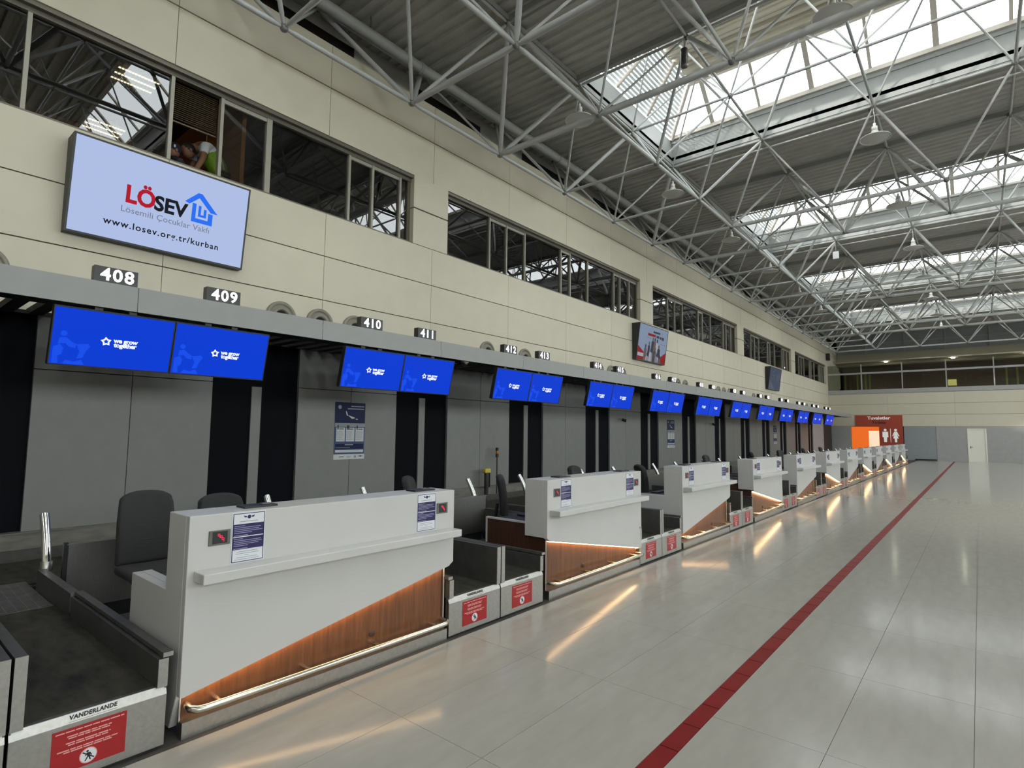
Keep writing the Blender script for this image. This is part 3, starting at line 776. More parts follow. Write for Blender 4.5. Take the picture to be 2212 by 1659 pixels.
def backf(u, v):      # u across, v up
    yy = (u-.5)*(.475-.05*max(0, v-.55)/.45); zz = .50+.56*v
    xx = -.23-.07*v+.015*math.sin(v*PI)+.09*(abs(u-.5)*2)**2*.35
    cr = .0 
    if v > .9: zz -= .05*(abs(u-.5)*2)**3
    return (xx, yy, zz), (1, 0, .15)
pad(9, 12, backf, .088, 'backrest', 'fabric', ch)
def seatf(u, v):
    yy = (u-.5)*.48; xx = -.25+.48*v; zz = .465-.03*max(0, v-.8)/.2*.8+.012*(abs(u-.5)*2)**2
    return (xx, yy, zz), (0, 0, 1)
pad(6, 6, seatf, .085, 'seat', 'fabric', ch)
for z in (.60, .645, .69): MB().tube([(-.212-.002, -.185, z), (-.199+.0, -.09, z-.004), (-.196, 0, z-.005), (-.199, .09, z-.004), (-.214, .185, z)], .0055, 6).build('stitch_roll', 'fabric', ch)
MB().tube([(-.05, 0, .40), (-.30, 0, .40), (-.335, 0, .46), (-.31, 0, .66)], .022, 8).build('back_bar', 'black_plastic', ch)
MB().box(-.16, .14, -.10, .10, .375, .42).build('mechanism', 'black_plastic', ch)
MB().lathe([(.025, .10), (.025, .25), (.016, .25), (.016, .38)], 12).build('gas_column', 'chrome', ch)
for i in range(5):
    a = 2*PI*i/5+.3; c, s_ = math.cos(a), math.sin(a)
    MB().tube([(0, 0, .12), (c*.15, s_*.15, .105), (c*.30, s_*.30, .075)], [.026, .02, .014], 8).build('base_leg', 'chrome', ch)
    MB().lathe([(0, -.018), (.028, -.018), (.028, .018), (0, .018)], 12, (c*.30, s_*.30, .029), 'x').build('caster', 'black_plastic', ch)
tch = tree(ch)
CH = [(-5.02, 1.68, 0, .03, 'nearest, behind the left half of the nearest counter'), (-4.98, 2.27, 4, -.03, 'behind the middle of the nearest counter'),
      (-5.1, 4.62, 38, .0, 'seen past the right end of the nearest counter'), (-4.80, 5.98, 41, -.03, 'seen edge-on behind the desk of the second counter'),
      (-5.0, 8.02, 8, -.01, 'seen above the second counter'), (-4.40, 9.20, 48, .0, 'seen edge-on between the second and third counters'),
      (-5.2, 14.45, 5, .0, 'behind the fifth counter'), (-5.0, 17.6, 20, .02, 'behind the sixth counter'), (-5.0, 20.6, -10, .02, 'behind the seventh counter'),
      (-5.0, 24.0, 10, .03, 'behind the eighth counter'), (-5.0, 27.0, 0, .03, 'behind the ninth counter')]
for i, (x, y, a, dz, lb) in enumerate(CH):
    o = ch if i == 0 else copy_tree(tch); o.location = (x, y, 0); o.rotation_euler = (0, 0, math.radians(a)); o.scale = (1, .88, 1+dz)
    tag(o, 'dark grey office chair '+lb, 'chair', 'office chairs at the desks')

# ------------------------------------------------------------------ blue screens, number signs
ss = empty('flight_screen')
TL = math.atan2(.128, .565)
SWD, SHT = 1.052, .579
def tilt(mb):
    M = Matrix.Rotation(TL, 4, 'Y'); mb.v = [tuple(M @ Vector(p)) for p in mb.v]; return mb
# built upright with its top edge at the origin, then tilted so the face looks down
tilt(MB().box(-.07, -.004, 0, SWD, -SHT, 0)).build('case', 'tv_case', ss)
tilt(MB().box(-.004, .004, 0, .010, -SHT, 0).box(-.004, .004, SWD-.010, SWD, -SHT, 0).box(-.004, .004, .01, SWD-.01, -SHT, -SHT+.013).box(-.004, .004, .01, SWD-.01, -.013, 0)).build('bezel', 'tv_case', ss)
scn = tilt(rect(MB(), .010, SWD-.010, -SHT+.013, -.013, -.001)).build('display', 'blue_screen', ss)
mb = MB()
cy, cz = .445, -.302
star = lambda r1, r2, rot=.12: [(cy+(r1 if i % 2 == 0 else r2)*math.cos(PI/2+rot+i*PI/5), cz+(r1 if i % 2 == 0 else r2)*math.sin(PI/2+rot+i*PI/5)) for i in range(10)]
so_, si_ = star(.048, .029), star(.026, .0125)
for i in range(10):
    j = (i+1) % 10; poly(mb, [so_[i], so_[j], si_[j], si_[i]], .0005)
wall_text(mb, 'we grow', .615, -.285, .0005, .062, bold=.0024, spacing=.94); wall_text(mb, 'together', .615, -.330, .0005, .062, bold=.0024, spacing=.92)
tilt(mb).build('logo', 'screen_white', scn)
mb = MB()
for q in ([(.03, -.56), (.03, -.40), (.08, -.37), (.11, -.41), (.10, -.47), (.07, -.49), (.08, -.56)], [(.06, -.37), (.07, -.31), (.12, -.30), (.17, -.34), (.21, -.36), (.20, -.40), (.15, -.39), (.12, -.36)],
          [(.21, -.36), (.30, -.345), (.32, -.37), (.29, -.42), (.27, -.49), (.22, -.50), (.24, -.43), (.22, -.39)], [(.11, -.56), (.14, -.52), (.20, -.535), (.26, -.51), (.29, -.56)]): poly(mb, q[::-1], 0)
poly(mb, [(.10+.027*math.cos(i*PI/8), -.265+.027*math.sin(i*PI/8)) for i in range(16)], 0)
tilt(mb).build('map_motif', 'blue_map', scn)
MB().box(-.19, -.14, .35, .42, -.10, .10).build('hanger', 'tv_case', ss); MB().box(-.19, -.14, .65, .72, -.10, .10).build('hanger', 'tv_case', ss)
tss = tree(ss)
NB = .385; digit_mesh = {}
for n in range(2*NU):
    k, h = divmod(n, 2)
    o = ss if n == 0 else copy_tree(tss); o.location = (-6.705, Y0+UNIT*k+.022+h*1.058, 2.763)
    tag(o, 'blue flight screen with star logo, %s of the %s pair' % (('left', 'right')[h], nth(k)), 'screen', 'blue screens along the canopy')
    nb = empty('number_sign', (XFA-.02, Y0+UNIT*k+.337+h*1.08, 3.083))
    tag(nb, 'black light box numbered %d, %s of the %s pair on the canopy' % (nums[n], ('left', 'right')[h], nth(k)), 'sign', 'numbered light boxes on the canopy')
    MB().box(-.10, 0, 0, NB, 0, .163).build('case', 'number_case', nb)
    for c_, dg in enumerate(str(nums[n])):
        if dg not in digit_mesh: digit_mesh[dg] = wall_text(MB(), dg, 0, 0, .002, .178, bold=.0042).mesh('digit', 'digit')
        link('digit', digit_mesh[dg], nb, (0, NB/2+.010+(c_-1)*.104, .080))

# ------------------------------------------------------------------ round air nozzles on the beige wall
nz_ = empty('air_nozzle'); MB().lathe([(.245, 0), (.245, .03), (.205, .045), (.195, .02), (.16, .012), (.15, .05), (.115, .06), (.10, .02)], 36, (0, 0, 0), 'x').build('ring', 'nozzle', nz_)
MB().lathe([(.10, .021), (.06, .018), (0, .018)], 24, (0, 0, 0), 'x').build('opening', 'office_dark', nz_)
tn = tree(nz_); first = True
for k in range(-1, 8):
    for j, dy in enumerate((4.34, 5.01, 5.69)):
        yy = dy+4.794*k
        if yy < .5 or yy > 40: continue
        o = nz_ if first else copy_tree(tn); first = False
        o.location = (XW, yy, 3.35)
        tag(o, 'round beige air nozzle above the canopy, %s in the %s trio' % (('left', 'middle', 'right')[j], OW[k+1]), 'air vent', 'round air nozzles above the canopy')

# ------------------------------------------------------------------ wall televisions
def tv(k, name='wall_television'):
    root = empty(name, (XW, 1.562+14.385*k, 3.92)); Wd, Ht = 2.085, 1.165; dt, db = .285, .125
    MB().prism([(.005, 0), (db, 0), (dt, Ht), (.005, Ht)], 'y', 0, Wd).build('housing', 'tv_case', root)
    M = Matrix.Translation((db+.004, 0, 0)) @ Matrix.Rotation(math.atan2(dt-db, Ht), 4, 'Y')
    b = .022; Hs = math.hypot(Ht, dt-db)
    def put(mb, n, m, par=root): mb.v = [tuple(M @ Vector(p)) for p in mb.v]; return mb.build(n, m, par)
    put(MB().box(-.003, .006, 0, b, 0, Hs).box(-.003, .006, Wd-b, Wd, 0, Hs).box(-.003, .006, b, Wd-b, 0, b).box(-.003, .006, b, Wd-b, Hs-b, Hs), 'bezel', 'tv_case')
    return root, put, Wd, Hs, b
root, put, Wd, Hs, b = tv(0)
tag(root, 'large wall television with red and black lettering and a blue house logo', 'television', 'televisions on the beige wall')
dsp = put(rect(MB(), b, Wd-b, b, Hs-b, 0), 'display', 'tv_bg')
x = .002
for nm_, bd, yy, zz, sz, mm, kw in (('red_letters', 'LÖ', .735, .615, .30, 'tv_red', dict(bold=.011, width=.86)), ('black_letters', 'SEV', 1.085, .600, .262, 'tv_black', dict(bold=.009, width=.95)),
        ('subtitle', 'Lösemili Çocuklar Vakfı', 1.06, .425, .108, 'tv_gray', dict(spacing=1.02)), ('web_address', 'www.losev.org.tr/kurban', 1.05, .230, .114, 'tv_black', dict(bold=.002, spacing=1.17))):
    put(wall_text(MB(), bd, yy, zz, x, sz, **kw), nm_, mm, dsp)
hy, hz = 1.345, .50
def P(q, n): put(poly(MB(), [(hy+u, hz+v) for u, v in q], x), n, 'tv_house', dsp)
P([(-.10, .245), (.055, .40), (.105, .40), (.325, .175), (.235, .175), (.075, .335), (-.045, .225)], 'logo_roof')
P([(-.005, 0), (.265, 0), (.265, .16), (.205, .16), (.205, .055), (.045, .055), (.045, .25), (-.005, .25)], 'logo_wall')
P([(.075, .085), (.18, .085), (.18, .20), (.145, .20), (.145, .115), (.11, .115), (.11, .235), (.075, .235)], 'logo_core')
root, put, Wd, Hs, b = tv(1)
tag(root, 'wall television showing a poster of people with red corners', 'television', 'televisions on the beige wall')
dsp = put(rect(MB(), b, Wd-b, b, Hs-b, 0), 'display', 'ad_bg')
mb = MB(); x = .002
poly(mb, [(b, b), (.55, b), (.45, .28), (b, .46)], x, 0); poly(mb, [(Wd-b, b), (1.62, b), (1.60, .20), (Wd-b, .42)][::-1], x, 0)
rect(mb, .05, .45, .13, .24, x+.001, 1)
mb2 = MB()
for cy_, hh, ww, m in ((.55, .55, .20, 3), (.72, .30, .26, 1), (.95, .45, .26, 1), (.78, .66, .16, 2), (1.02, .82, .20, 2), (1.16, .82, .20, 3), (1.34, .80, .18, 1), (1.25, .52, .26, 2), (1.50, .62, .24, 2), (1.42, .34, .28, 1), (1.62, .30, .2, 3)):
    poly(mb, [(cy_-ww/2, b), (cy_+ww/2, b), (cy_+ww/2*.9, hh-.16), (cy_+.03, hh-.11), (cy_-.03, hh-.11), (cy_-ww/2*.9, hh-.16)], x+.0012, m)
    poly(mb, [(cy_+.050*math.cos(i*PI/6), hh-.065+.065*math.sin(i*PI/6)) for i in range(12)], x+.0016, 2 if m != 2 else 3)
rect(mb, .98, 1.5, .965, 1.025, x, 4); rect(mb, .62, 1.18, .84, .92, x, 5); rect(mb, 1.24, 1.44, .83, .91, x, 4); rect(mb, 1.48, 1.62, .82, .90, x, 4); rect(mb, 1.65, 1.8, .80, .90, x, 4); rect(mb, .55, .88, .765, .775, x, 3); rect(mb, 1.6, 1.95, .66, .67, x, 3)
put(mb, 'screen_print', ['ad_red', 'ad_white', 'ad_dark', 'ad_skin', 'ad_dark', 'ad_red'], dsp)
root, put, Wd, Hs, b = tv(2)
tag(root, 'farthest wall television, dim bluish picture, near the end wall', 'television', 'televisions on the beige wall')
dsp = put(rect(MB(), b, Wd-b, b, Hs-b, 0), 'display', 'ad_dim')
mb = MB(); poly(mb, [(b, b), (1.2, b), (.6, .30), (b, .52)], .002, 0); rect(mb, .55, .85, .55, .62, .002, 0); rect(mb, .55, 1.0, .70, .78, .002, 0); rect(mb, .6, .75, .9, 1.0, .002, 0); rect(mb, 1.3, 1.5, .45, .85, .002, 0); rect(mb, 1.65, 1.8, .5, .95, .002, 0)
put(mb, 'screen_print', 'ad_dim2', dsp)

# ------------------------------------------------------------------ posters on the grey panels
def poster(k, lab):
    root = empty('safety_poster', (XP, 5.245+UNIT*4*k, 1.115)); tag(root, lab, 'poster', 'blue posters on the panelled wall')
    Wp, Hp = .585, .945
    MB().box(.001, .006, 0, Wp, 0, Hp).build('sheet', 'poster_blue', root)
    mb = MB(); x = .007
    rect(mb, 0, Wp, .60, Hp, x, 0); rect(mb, 0, Wp, .535, .60, x, 3)
    for a in (.03, .215, .40): rect(mb, a, a+.165, .295, .525, x+.001, 1)
    for a in (.03, .215, .40):
        rect(mb, a+.05, a+.14, .495, .507, x+.002, 2)
        for t in range(10): rect(mb, a+.012, a+.10+.05*hsh(a, t, 1, 2), .46-.016*t, .465-.016*t, x+.002, 4)
    for a in (.05, .23, .255, .42):
        poly(mb, [(a, .49), (a+.018, .49), (a+.022, .555), (a+.01, .57), (a-.002, .555)], x+.003, 2)
    rect(mb, .02, Wp-.02, .17, .255, x+.001, 0); rect(mb, .2, .36, .235, .245, x+.002, 1); rect(mb, .03, .3, .19, .196, x+.002, 3)
    rect(mb, .02, Wp-.02, .115, .155, x+.001, 1); rect(mb, .10, .48, .132, .140, x+.002, 4)
    rect(mb, -.01, Wp+.005, 0, .085, x+.001, 1); rect(mb, .10, .19, .038, .048, x+.002, 2); rect(mb, .23, .33, .042, .052, x+.002, 4); rect(mb, .25, .30, .026, .034, x+.002, 4)
    poly(mb, [(.405+.024*math.cos(i*PI/6), .042+.024*math.sin(i*PI/6)) for i in range(12)], x+.002, 3)
    poly(mb, [(.51+.014*math.cos(i*PI/6), .047+.014*math.sin(i*PI/6)) for i in range(12)], x+.002, 2)
    rect(mb, .46, .56, .044, .052, x+.0018, 2)
    poly(mb, [(.085+.034*math.cos(i*PI/8), .865+.034*math.sin(i*PI/8)) for i in range(16)], x+.001, 3)
    rect(mb, .30, .56, .875, .893, x+.001, 3); rect(mb, .235, .56, .832, .850, x+.001, 3)
    for q in ([(.20, .80), (.215, .80), (.245, .725), (.22, .725)], [(.24, .735), (.38, .695), (.37, .68), (.32, .675)], [(.40, .68), (.44, .672), (.435, .66), (.40, .665)]): poly(mb, q[::-1], x+.001, 1)
    mb.build('print', ['poster_navy', 'poster_white', 'ink_dark', 'poster_gray', 'ink_gray'], root)
poster(0, 'blue safety poster with an aeroplane, on the grey wall below sign 410')
poster(1, 'small distant blue poster on the grey wall below sign 418')
poster(2, 'faintest, farthest blue poster on the grey wall')

# ------------------------------------------------------------------ small things by the back wall
bc = tag(empty('signal_beacon', (-8.0, 9.15, 0)), 'slim pole with a black and amber beacon by the back wall', 'beacon')
MB().tube([(0, 0, 0), (0, 0, 1.06)], .014, 8).build('pole', 'black_plastic', bc); MB().lathe([(.035, 1.05), (.035, 1.13)], 14).build('lower_cap', 'black_plastic', bc)
MB().lathe([(.034, 1.13), (.034, 1.19)], 14).build('amber_lens', 'amber', bc); MB().lathe([(.035, 1.19), (.035, 1.255), (0, 1.257)], 14).build('upper_cap', 'black_plastic', bc)
yp = tag(empty('belt_barrier', (-7.95, 8.76, 0)), 'black barrier post with a yellow head by the back wall', 'barrier')
MB().tube([(0, 0, 0), (0, 0, .74)], .045, 12).build('post', 'black_plastic', yp); MB().tube([(0, .10, .44), (0, .10, .72), (0, .05, .76)], .02, 8).build('stay', 'black_plastic', yp)
o = MB().box(-.05, .05, -.08, .09, .74, .83).build('head', 'yellow', yp); bevel(o, .02, 2)
cm = empty('security_camera'); MB().tube([(0, 0, 0), (.08, 0, -.01)], .02, 8).build('bracket', 'tube_white', cm); MB().tube([(.08, 0, -.03), (.20, .05, -.07)], .045, 12).build('body', 'black_plastic', cm)
tcm = tree(cm)
for i, (x, y, z, lb) in enumerate(((XP, 14.75, 2.02, 'below the fifth pair of signs'), (XP, 22.0, 2.02, 'below the seventh pair of signs'))):
    o = cm if i == 0 else copy_tree(tcm); o.location = (x, y, z); tag(o, 'small black camera on the panelled wall '+lb, 'camera', 'cameras on the panelled wall')
dc = empty('dome_camera'); MB().lathe([(.07, 0), (.07, -.04), (.055, -.05)], 18).build('base', 'tube_white', dc); MB().lathe([(.055, -.05), (.048, -.085), (.03, -.108), (0, -.116)], 18).build('dome', 'steel_dark', dc)
tdc = tree(dc)
for i, (y, lb) in enumerate(((7.02, 'right of the second pair of screens'), (16.4, 'right of the fifth pair of screens'))):
    o = dc if i == 0 else copy_tree(tdc); o.location = (XFA-.12, y, 2.85); tag(o, 'small grey dome camera under the canopy, '+lb, 'camera', 'dome cameras under the canopy')
spk = tag(empty('wall_speaker', (XW, 45.6, 7.0)), 'small dark loudspeaker high on the wall by the far corner', 'speaker')
MB().box(0, .22, 0, .35, 0, .5).build('box', 'tv_case', spk); MB().lathe([(.09, .222), (.02, .225), (0, .225)], 14, (0, .17, .25), 'x').build('cone', 'steel', spk)

# ------------------------------------------------------------------ end wall, gallery
wf = struct(MB().box(-13, XR, YF+.06, YF+.3, 0, 4.5).build('wall_far', 'joint'))
for z0, z1 in ((2.25, 3.015), (3.03, 3.75), (3.765, 4.49)):
    x = -8.33
    while x < XR: link('wall_panel', MB().box(0, min(3.6, XR-x)-.006, 0, .06, 0, z1-z0).mesh('wall_panel', 'beige'), wf, (x, YF, z0)); x += 3.6
def fbox(x0, x1, z0, z1, n, m, y=0, d=.06, par=wf): return MB().box(x0, x1, YF-y, YF-y+d, z0, z1).build(n, m, par)
fbox(-8.33, -6.95, 0, 2.24, 'lower_panel', 'far_gray'); fbox(-3.9, -2.18, .0, 2.24, 'lower_panel', 'far_gray_dark', -.02); fbox(-2.17, -.60, 0, 2.24, 'lower_panel', 'far_gray'); fbox(.34, XR, 0, 2.24, 'lower_panel', 'far_gray'); fbox(-.60, .34, 2.1, 2.24, 'lower_panel', 'far_gray')
bar = fbox(-3.35, -2.2, .03, .09, 'dark_bumper', 'black_rubber', .06)
dr = struct(empty('door_1', (-.13, YF, 0))); 
MB().box(-.41, .41, .02, .06, 0, 2.03).build('door_leaf', 'door_white', dr); MB().box(-.47, -.41, -.02, .06, 0, 2.10).box(.41, .47, -.02, .06, 0, 2.10).box(-.41, .41, -.02, .06, 2.03, 2.10).build('door_frame', 'door_white', dr)
MB().box(-.36, -.32, -.01, .02, .84, 1.0).tube([(-.34, -.03, .93), (-.22, -.03, .93)], .012, 8).build('door_handle', 'steel_dark', dr)
# toilets sign; flat glowing panels beside it paint the light of the orange corridor
ts_ = tag(empty('toilet_sign', (-5.3, YF, 0)), 'orange wall sign reading Tuvaletler and Toilets with man and woman figures', 'sign')
def tb(x0, x1, z0, z1, n, m, y0=-.06, y1=0, par=ts_): return MB().box(x0+5.3, x1+5.3, y0, y1, z0, z1).build(n, m, par)
tb(-6.69, -3.95, 2.22, 3.0, 'board', 'orange_sign'); tb(-5.29, -3.95, 0, 2.22, 'board', 'orange_sign')
tb(-6.95, -5.30, 0, 2.21, 'recess_glow', 'orange_glow', -.02, .0); tb(-5.92, -5.31, 0, 1.92, 'opening_glow', 'peach_glow', -.035, -.021)
FARM = Matrix(((1, 0, 0, 0), (0, 0, -1, 0), (0, 1, 0, 0), (0, 0, 0, 1)))
mb = MB(); mb.add(text_mb('Tuvaletler', .30, bold=.006, width=1.08), Matrix.Translation((0, -.064, 2.80)) @ FARM, 0); mb.add(text_mb('Toilets', .28, bold=.006, width=1.05), Matrix.Translation((0, -.064, 2.50)) @ FARM, 1)
def fp(pts, m): k = len(mb.v); mb.v += [(p[0]+5.3, -.064, p[1]) for p in pts]; mb.face([k+i for i in range(len(pts))], m)
for cx, fem in ((-4.95, 0), (-4.36, 1)):
    fp([(cx+.085*math.cos(i*PI/6), 1.985+.085*math.sin(i*PI/6)) for i in range(12)], 0)
    if fem: fp([(cx-.08, 1.88), (cx-.20, 1.58), (cx-.16, 1.55), (cx-.07, 1.72), (cx-.15, 1.42), (cx-.07, 1.42), (cx-.06, 1.16), (cx+.06, 1.16), (cx+.07, 1.42), (cx+.15, 1.42), (cx+.07, 1.72), (cx+.16, 1.55), (cx+.20, 1.58), (cx+.08, 1.88)], 0)
    else: fp([(cx-.16, 1.87), (cx-.17, 1.50), (cx-.10, 1.50), (cx-.08, 1.16), (cx+.08, 1.16), (cx+.10, 1.50), (cx+.17, 1.50), (cx+.16, 1.87)], 0)
fp([(-4.665, 1.15), (-4.635, 1.15), (-4.635, 2.08), (-4.665, 2.08)], 0)
mb.build('lettering', ['sign_white', 'ink_dark'], ts_)
# gallery above the end wall
gal = struct(MB().box(-8.33, XR, YF+.07, YF+8.6, 4.3, 4.52).build('wall_gallery_floor', 'far_gray'))
MB().box(-8.33, XR, YF+.02, YF+.12, 4.52, 4.80).build('slab_edge', 'far_gray', gal)
for i in range(9):
    x = -8.6+2.37*i
    if x+2.33 < XR: MB().box(x+.05, x+2.33, YF+.06, YF+.075, 4.80, 6.6).build('pane', 'glass_rail', gal)
    MB().box(x-.03, x+.03, YF+.03, YF+.10, 4.80, 6.6).build('post', 'far_gray', gal)
MB().box(-8.3, XR, YF+.0, YF+.12, 5.90, 6.02).build('guard_rail', 'far_gray', gal)
gw = struct(MB().box(-8.3, XR, YF+6.0, YF+6.1, 4.5, 7.0).build('wall_gallery', 'gal_brown'))
x = -8.2; i = 0
while x < XR:
    g_ = hsh(i//14, 3, 5, 2) > .55
    if i % 2 == 0: MB().box(x, x+.11, YF+5.95, YF+6.0, 4.6, 6.6).build('shutter_slat', 'gal_green' if g_ and hsh(i, 1, 2, 3) > .35 else 'gal_brown', gw)
    x += .14; i += 1
MB().box(-8.3, XR, YF+3.6, YF+4.2, 6.85, 7.75).build('gallery_beam', 'gal_cream', gw)
MB().box(-8.3, XR, YF+2.2, YF+8.5, 7.0, 7.08).build('gallery_ceiling', 'gal_cream', gw)
MB().box(-8.3, XR, YF+3.8, YF+3.9, 7.7, DECK+.1).build('upper_glazing', 'far_gray_dark', gw)
for i in range(10): MB().box(-6.4+2.4*i, -6.34+2.4*i, YF+3.72, YF+3.8, 7.7, DECK).build('upper_mullion', 'far_gray', gw)
MB().box(-8.3, XR, YF+3.72, YF+3.8, 8.5, 8.56).build('upper_transom', 'far_gray', gw)
for i, x in enumerate((-5.0, -1.15, 2.6)):
    o = MB().lathe([(.0, 6.93), (.09, 6.93), (.11, 6.97), (.11, 7.0)], 14, (x, YF+2.6, 0)).build('downlight', 'spot'); tag(o, 'small bright downlight under the gallery ceiling, %s of three' % ('left', 'middle', 'right')[i], 'lamp', 'gallery downlights')
o = MB().box(-1.6, -1.1, YF+5.9, YF+5.94, 5.3, 5.75).build('lit_window', 'lit_yellow', gw)

# ------------------------------------------------------------------ office interior seen through the first window
for i, (x, y) in enumerate(((-9.75, 2.57), (-11.80, 2.69))):
    lf = tag(empty('ceiling_light', (x, y, 6.93)), ('nearer' if i == 0 else 'farther')+' louvred fluorescent light on the office ceiling', 'lamp', 'office ceiling lights')
    MB().box(-.3, .3, -.3, .3, .02, .07).build('tray', 'office_dark', lf)
    for j in range(3): MB().tube([(-.18+.18*j, -.27, .0), (-.18+.18*j, .27, .0)], .011, 8).build('tube', 'tube_lamp', lf)
    for j in range(14): MB().box(-.29, .29, -.28+.042*j, -.272+.042*j, -.035, .0).build('louvre', 'steel', lf)
bl = tag(empty('window_blind', (-8.55, 2.70, 6.48)), 'half-raised slatted blind in the open office window', 'blind')
for j in range(18): MB().box(-.02, .015, .02, .62, -.03*j-.004, -.03*j).build('slat', 'blind', bl)
MB().box(-.015, .015, .02, .62, -.57, -.55).build('bottom_rail', 'blind', bl); MB().tube([(0, .5, -.56), (0, .5, -.68)], .003, 5).build('pull_cord', 'blind', bl)
# people in the office
def skinned(verts, edges, rad, name, m, parent, lv=2):
    me = D.meshes.new(name); me.from_pydata([Vector(v) for v in verts], edges, []); o = D.objects.new(name, me); C.objects.link(o)
    md = o.modifiers.new('k', 'SKIN'); md.use_smooth_shade = True
    for i, r in enumerate(rad): me.skin_vertices[0].data[i].radius = (r if isinstance(r, tuple) else (r, r))
    me.skin_vertices[0].data[0].use_root = True
    s2 = o.modifiers.new('s', 'SUBSURF'); s2.levels = lv; s2.render_levels = lv
    bpy.context.view_layer.update(); dg = bpy.context.evaluated_depsgraph_get(); m2 = D.meshes.new_from_object(o.evaluated_get(dg)); o.modifiers.clear(); o.data = m2
    m2.materials.clear(); m2.materials.append(MATS[m])
    for p in m2.polygons: p.use_smooth = True
    o.parent = parent; return o
def ball(c, r, name, m, parent, n=16):
    prof = [(math.sin(PI*i/10)*1.0, -math.cos(PI*i/10)) for i in range(11)]
    mb = MB().lathe([(max(p[0], .001), p[1]) for p in prof], n); mb.v = [(c[0]+p[0]*r[0], c[1]+p[1]*r[1], c[2]+p[2]*r[2]) for p in mb.v]
    return mb.build(name, m, parent)
pA = tag(empty('person', (-9.10, 3.52, 4.62)), 'person in white shirt and lime safety vest bending over inside the open office window', 'person', 'people in the office')
V = [(0, .14, .93), (0, .05, 1.12), (0, -.10, 1.27), (0, -.20, 1.33), (0, -.27, 1.30), (0, -.34, 1.25),      # pelvis .. head
     (.17, -.19, 1.30), (.22, -.24, 1.04), (.20, -.34, .82), (.20, -.40, .74), (-.17, -.19, 1.30), (-.22, -.24, 1.04), (-.20, -.36, .82), (-.20, -.42, .75),
     (.09, .15, .88), (.10, .06, .48), (.10, .12, .09), (.10, -.06, .04), (-.09, .15, .88), (-.10, .06, .48), (-.10, .12, .09), (-.10, -.06, .04)]
E_ = [(0, 1), (1, 2), (2, 3), (3, 4), (4, 5), (3, 6), (6, 7), (7, 8), (8, 9), (3, 10), (10, 11), (11, 12), (12, 13), (0, 14), (14, 15), (15, 16), (16, 17), (0, 18), (18, 19), (19, 20), (20, 21)]
Rr = [.14, .135, .15, .10, .055, .085, .06, .048, .034, .03, .06, .048, .034, .03, .09, .06, .045, .035, .09, .06, .045, .035]
skinned(V, E_, Rr, 'body', 'skin', pA)
hd = ball((0, -.37, 1.20), (.085, .105, .11), 'head', 'skin', pA); ball((0, -.36, 1.225), (.092, .105, .105), 'hair', 'hair', pA)
ball((0, -.478, 1.19), (.014, .02, .02), 'nose', 'skin', pA); 
for sg in (-1, 1): ball((sg*.088, -.36, 1.19), (.012, .022, .03), 'ear', 'skin', pA)
skinned([(0, .05, 1.10), (0, -.10, 1.27), (0, -.19, 1.33), (.17, -.19, 1.30), (.205, -.225, 1.14), (-.17, -.19, 1.30), (-.205, -.225, 1.14)], [(0, 1), (1, 2), (2, 3), (3, 4), (2, 5), (5, 6)], [.15, .165, .115, .072, .066, .072, .066], 'shirt', 'shirt_white', pA)
skinned([(0, .15, .93), (0, .05, 1.11), (0, -.04, 1.22), (0, -.12, 1.30)], [(0, 1), (1, 2), (2, 3)], [.155, .168, .176, .150], 'vest', 'vest_lime', pA)
MB().tube([(.12, .02, 1.33), (.17, .04, 1.20), (.15, .10, 1.03)], .02, 8).build('vest_stripe', 'vest_strip', pA)
skinned([(0, .15, .90), (.09, .15, .87), (.10, .06, .48), (.10, .12, .12), (-.09, .15, .87), (-.10, .06, .48), (-.10, .12, .12)], [(0, 1), (1, 2), (2, 3), (0, 4), (4, 5), (5, 6)], [.145, .10, .07, .06, .10, .07, .06], 'trousers', 'cloth_navy', pA)
for sg in (-1, 1):
    for f in range(4): MB().tube([(sg*.20+(-.024+.016*f), -.41, .745), (sg*.20+(-.026+.017*f), -.455, .715), (sg*.20+(-.024+.016*f), -.475, .68-.006*(f in (1, 2)))], [.009, .008, .006], 6).build('finger', 'skin', pA)
    MB().tube([(sg*.20-sg*.02, -.40, .76), (sg*.20-sg*.05, -.42, .735), (sg*.20-sg*.055, -.44, .71)], [.010, .009, .007], 6).build('thumb', 'skin', pA)
pB = tag(empty('person', (-9.05, 2.95, 4.62)), 'seated person in a dark cap, head just above the office window sill', 'person', 'people in the office')
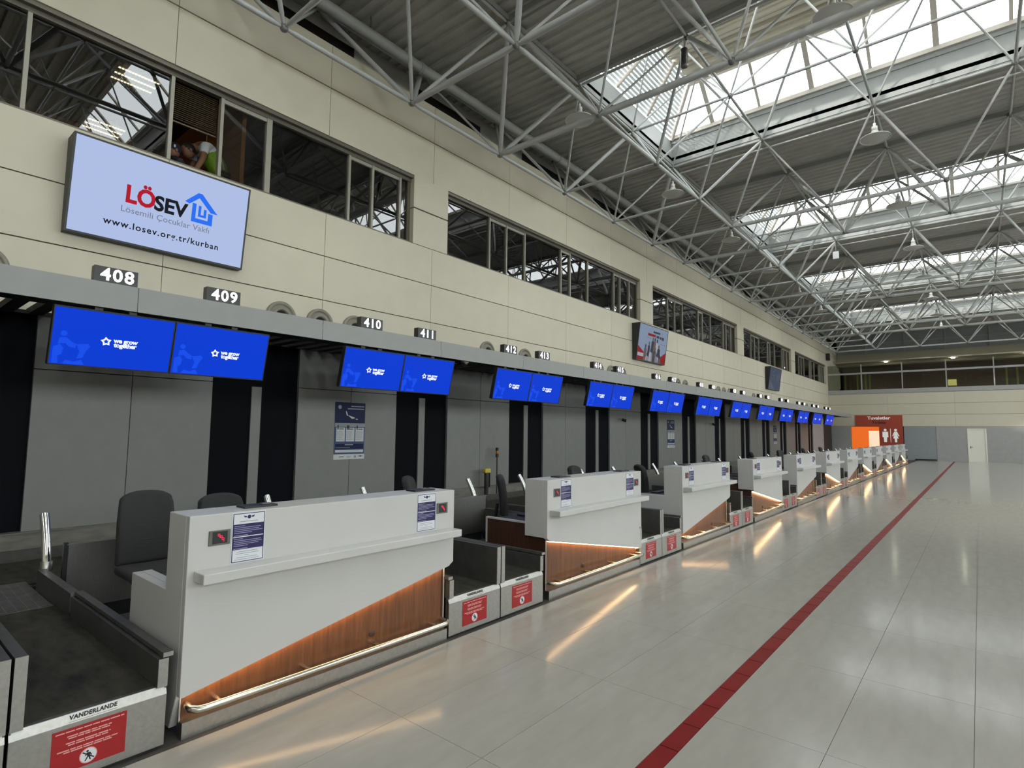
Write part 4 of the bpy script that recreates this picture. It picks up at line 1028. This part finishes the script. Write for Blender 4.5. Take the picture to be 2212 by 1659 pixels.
V = [(0, .08, .50), (0, .06, .72), (0, .02, .90), (0, 0, .97), (0, -.01, 1.06), (.17, .02, .90), (.21, .0, .68), (.16, -.18, .62), (.12, -.26, .62), (-.17, .02, .90), (-.21, .0, .68), (-.16, -.18, .62), (-.12, -.26, .62),
     (.10, .03, .48), (.11, -.34, .46), (.11, -.34, .08), (.11, -.46, .04), (-.10, .03, .48), (-.11, -.34, .46), (-.11, -.34, .08), (-.11, -.46, .04)]
E_ = [(0, 1), (1, 2), (2, 3), (3, 4), (2, 5), (5, 6), (6, 7), (7, 8), (2, 9), (9, 10), (10, 11), (11, 12), (0, 13), (13, 14), (14, 15), (15, 16), (0, 17), (17, 18), (18, 19), (19, 20)]
Rr = [.14, .135, .12, .055, .06, .06, .048, .036, .03, .06, .048, .036, .03, .09, .065, .045, .035, .09, .065, .045, .035]
skinned(V, E_, Rr, 'body', 'cloth_navy', pB)
ball((0, -.02, 1.10), (.085, .10, .115), 'head', 'skin', pB); ball((0, -.01, 1.13), (.096, .112, .098), 'cap', 'cloth_navy', pB)
o = MB().box(-.07, .07, -.20, -.09, 1.125, 1.14).build('cap_peak', 'cloth_navy', pB); bevel(o, .005, 1)
MB().box(.085, .098, -.04, -.02, 1.12, 1.16).build('cap_badge', 'vest_strip', pB)
for sg in (-1, 1):
    ball((sg*.087, 0, 1.09), (.012, .022, .03), 'ear', 'skin', pB); ball((sg*.12, -.29, .615), (.04, .05, .022), 'hand', 'skin', pB)
    for f in range(4): MB().tube([(sg*.12+(-.026+.017*f), -.32, .618), (sg*.12+(-.026+.017*f), -.36, .614), (sg*.12+(-.026+.017*f), -.385-.006*(f in (1, 2)), .60)], [.009, .008, .006], 6).build('finger', 'skin', pB)
    MB().tube([(sg*.12-sg*.03, -.28, .62), (sg*.12-sg*.055, -.31, .615), (sg*.12-sg*.055, -.335, .61)], [.010, .009, .007], 6).build('thumb', 'skin', pB)
cs = tag(empty('office_stool', (-9.05, 3.03, 4.62)), 'dark stool under the seated person in the office', 'stool')
MB().lathe([(0, .34), (.2, .34), (.21, .37), (.2, .40), (0, .40)], 18).build('seat', 'fabric', cs); MB().lathe([(.03, .02), (.03, .34)], 10).build('column', 'chrome', cs); MB().lathe([(0, 0), (.22, 0), (.22, .02), (.03, .04)], 18).build('base', 'black_plastic', cs)
print('objects', len(D.objects))
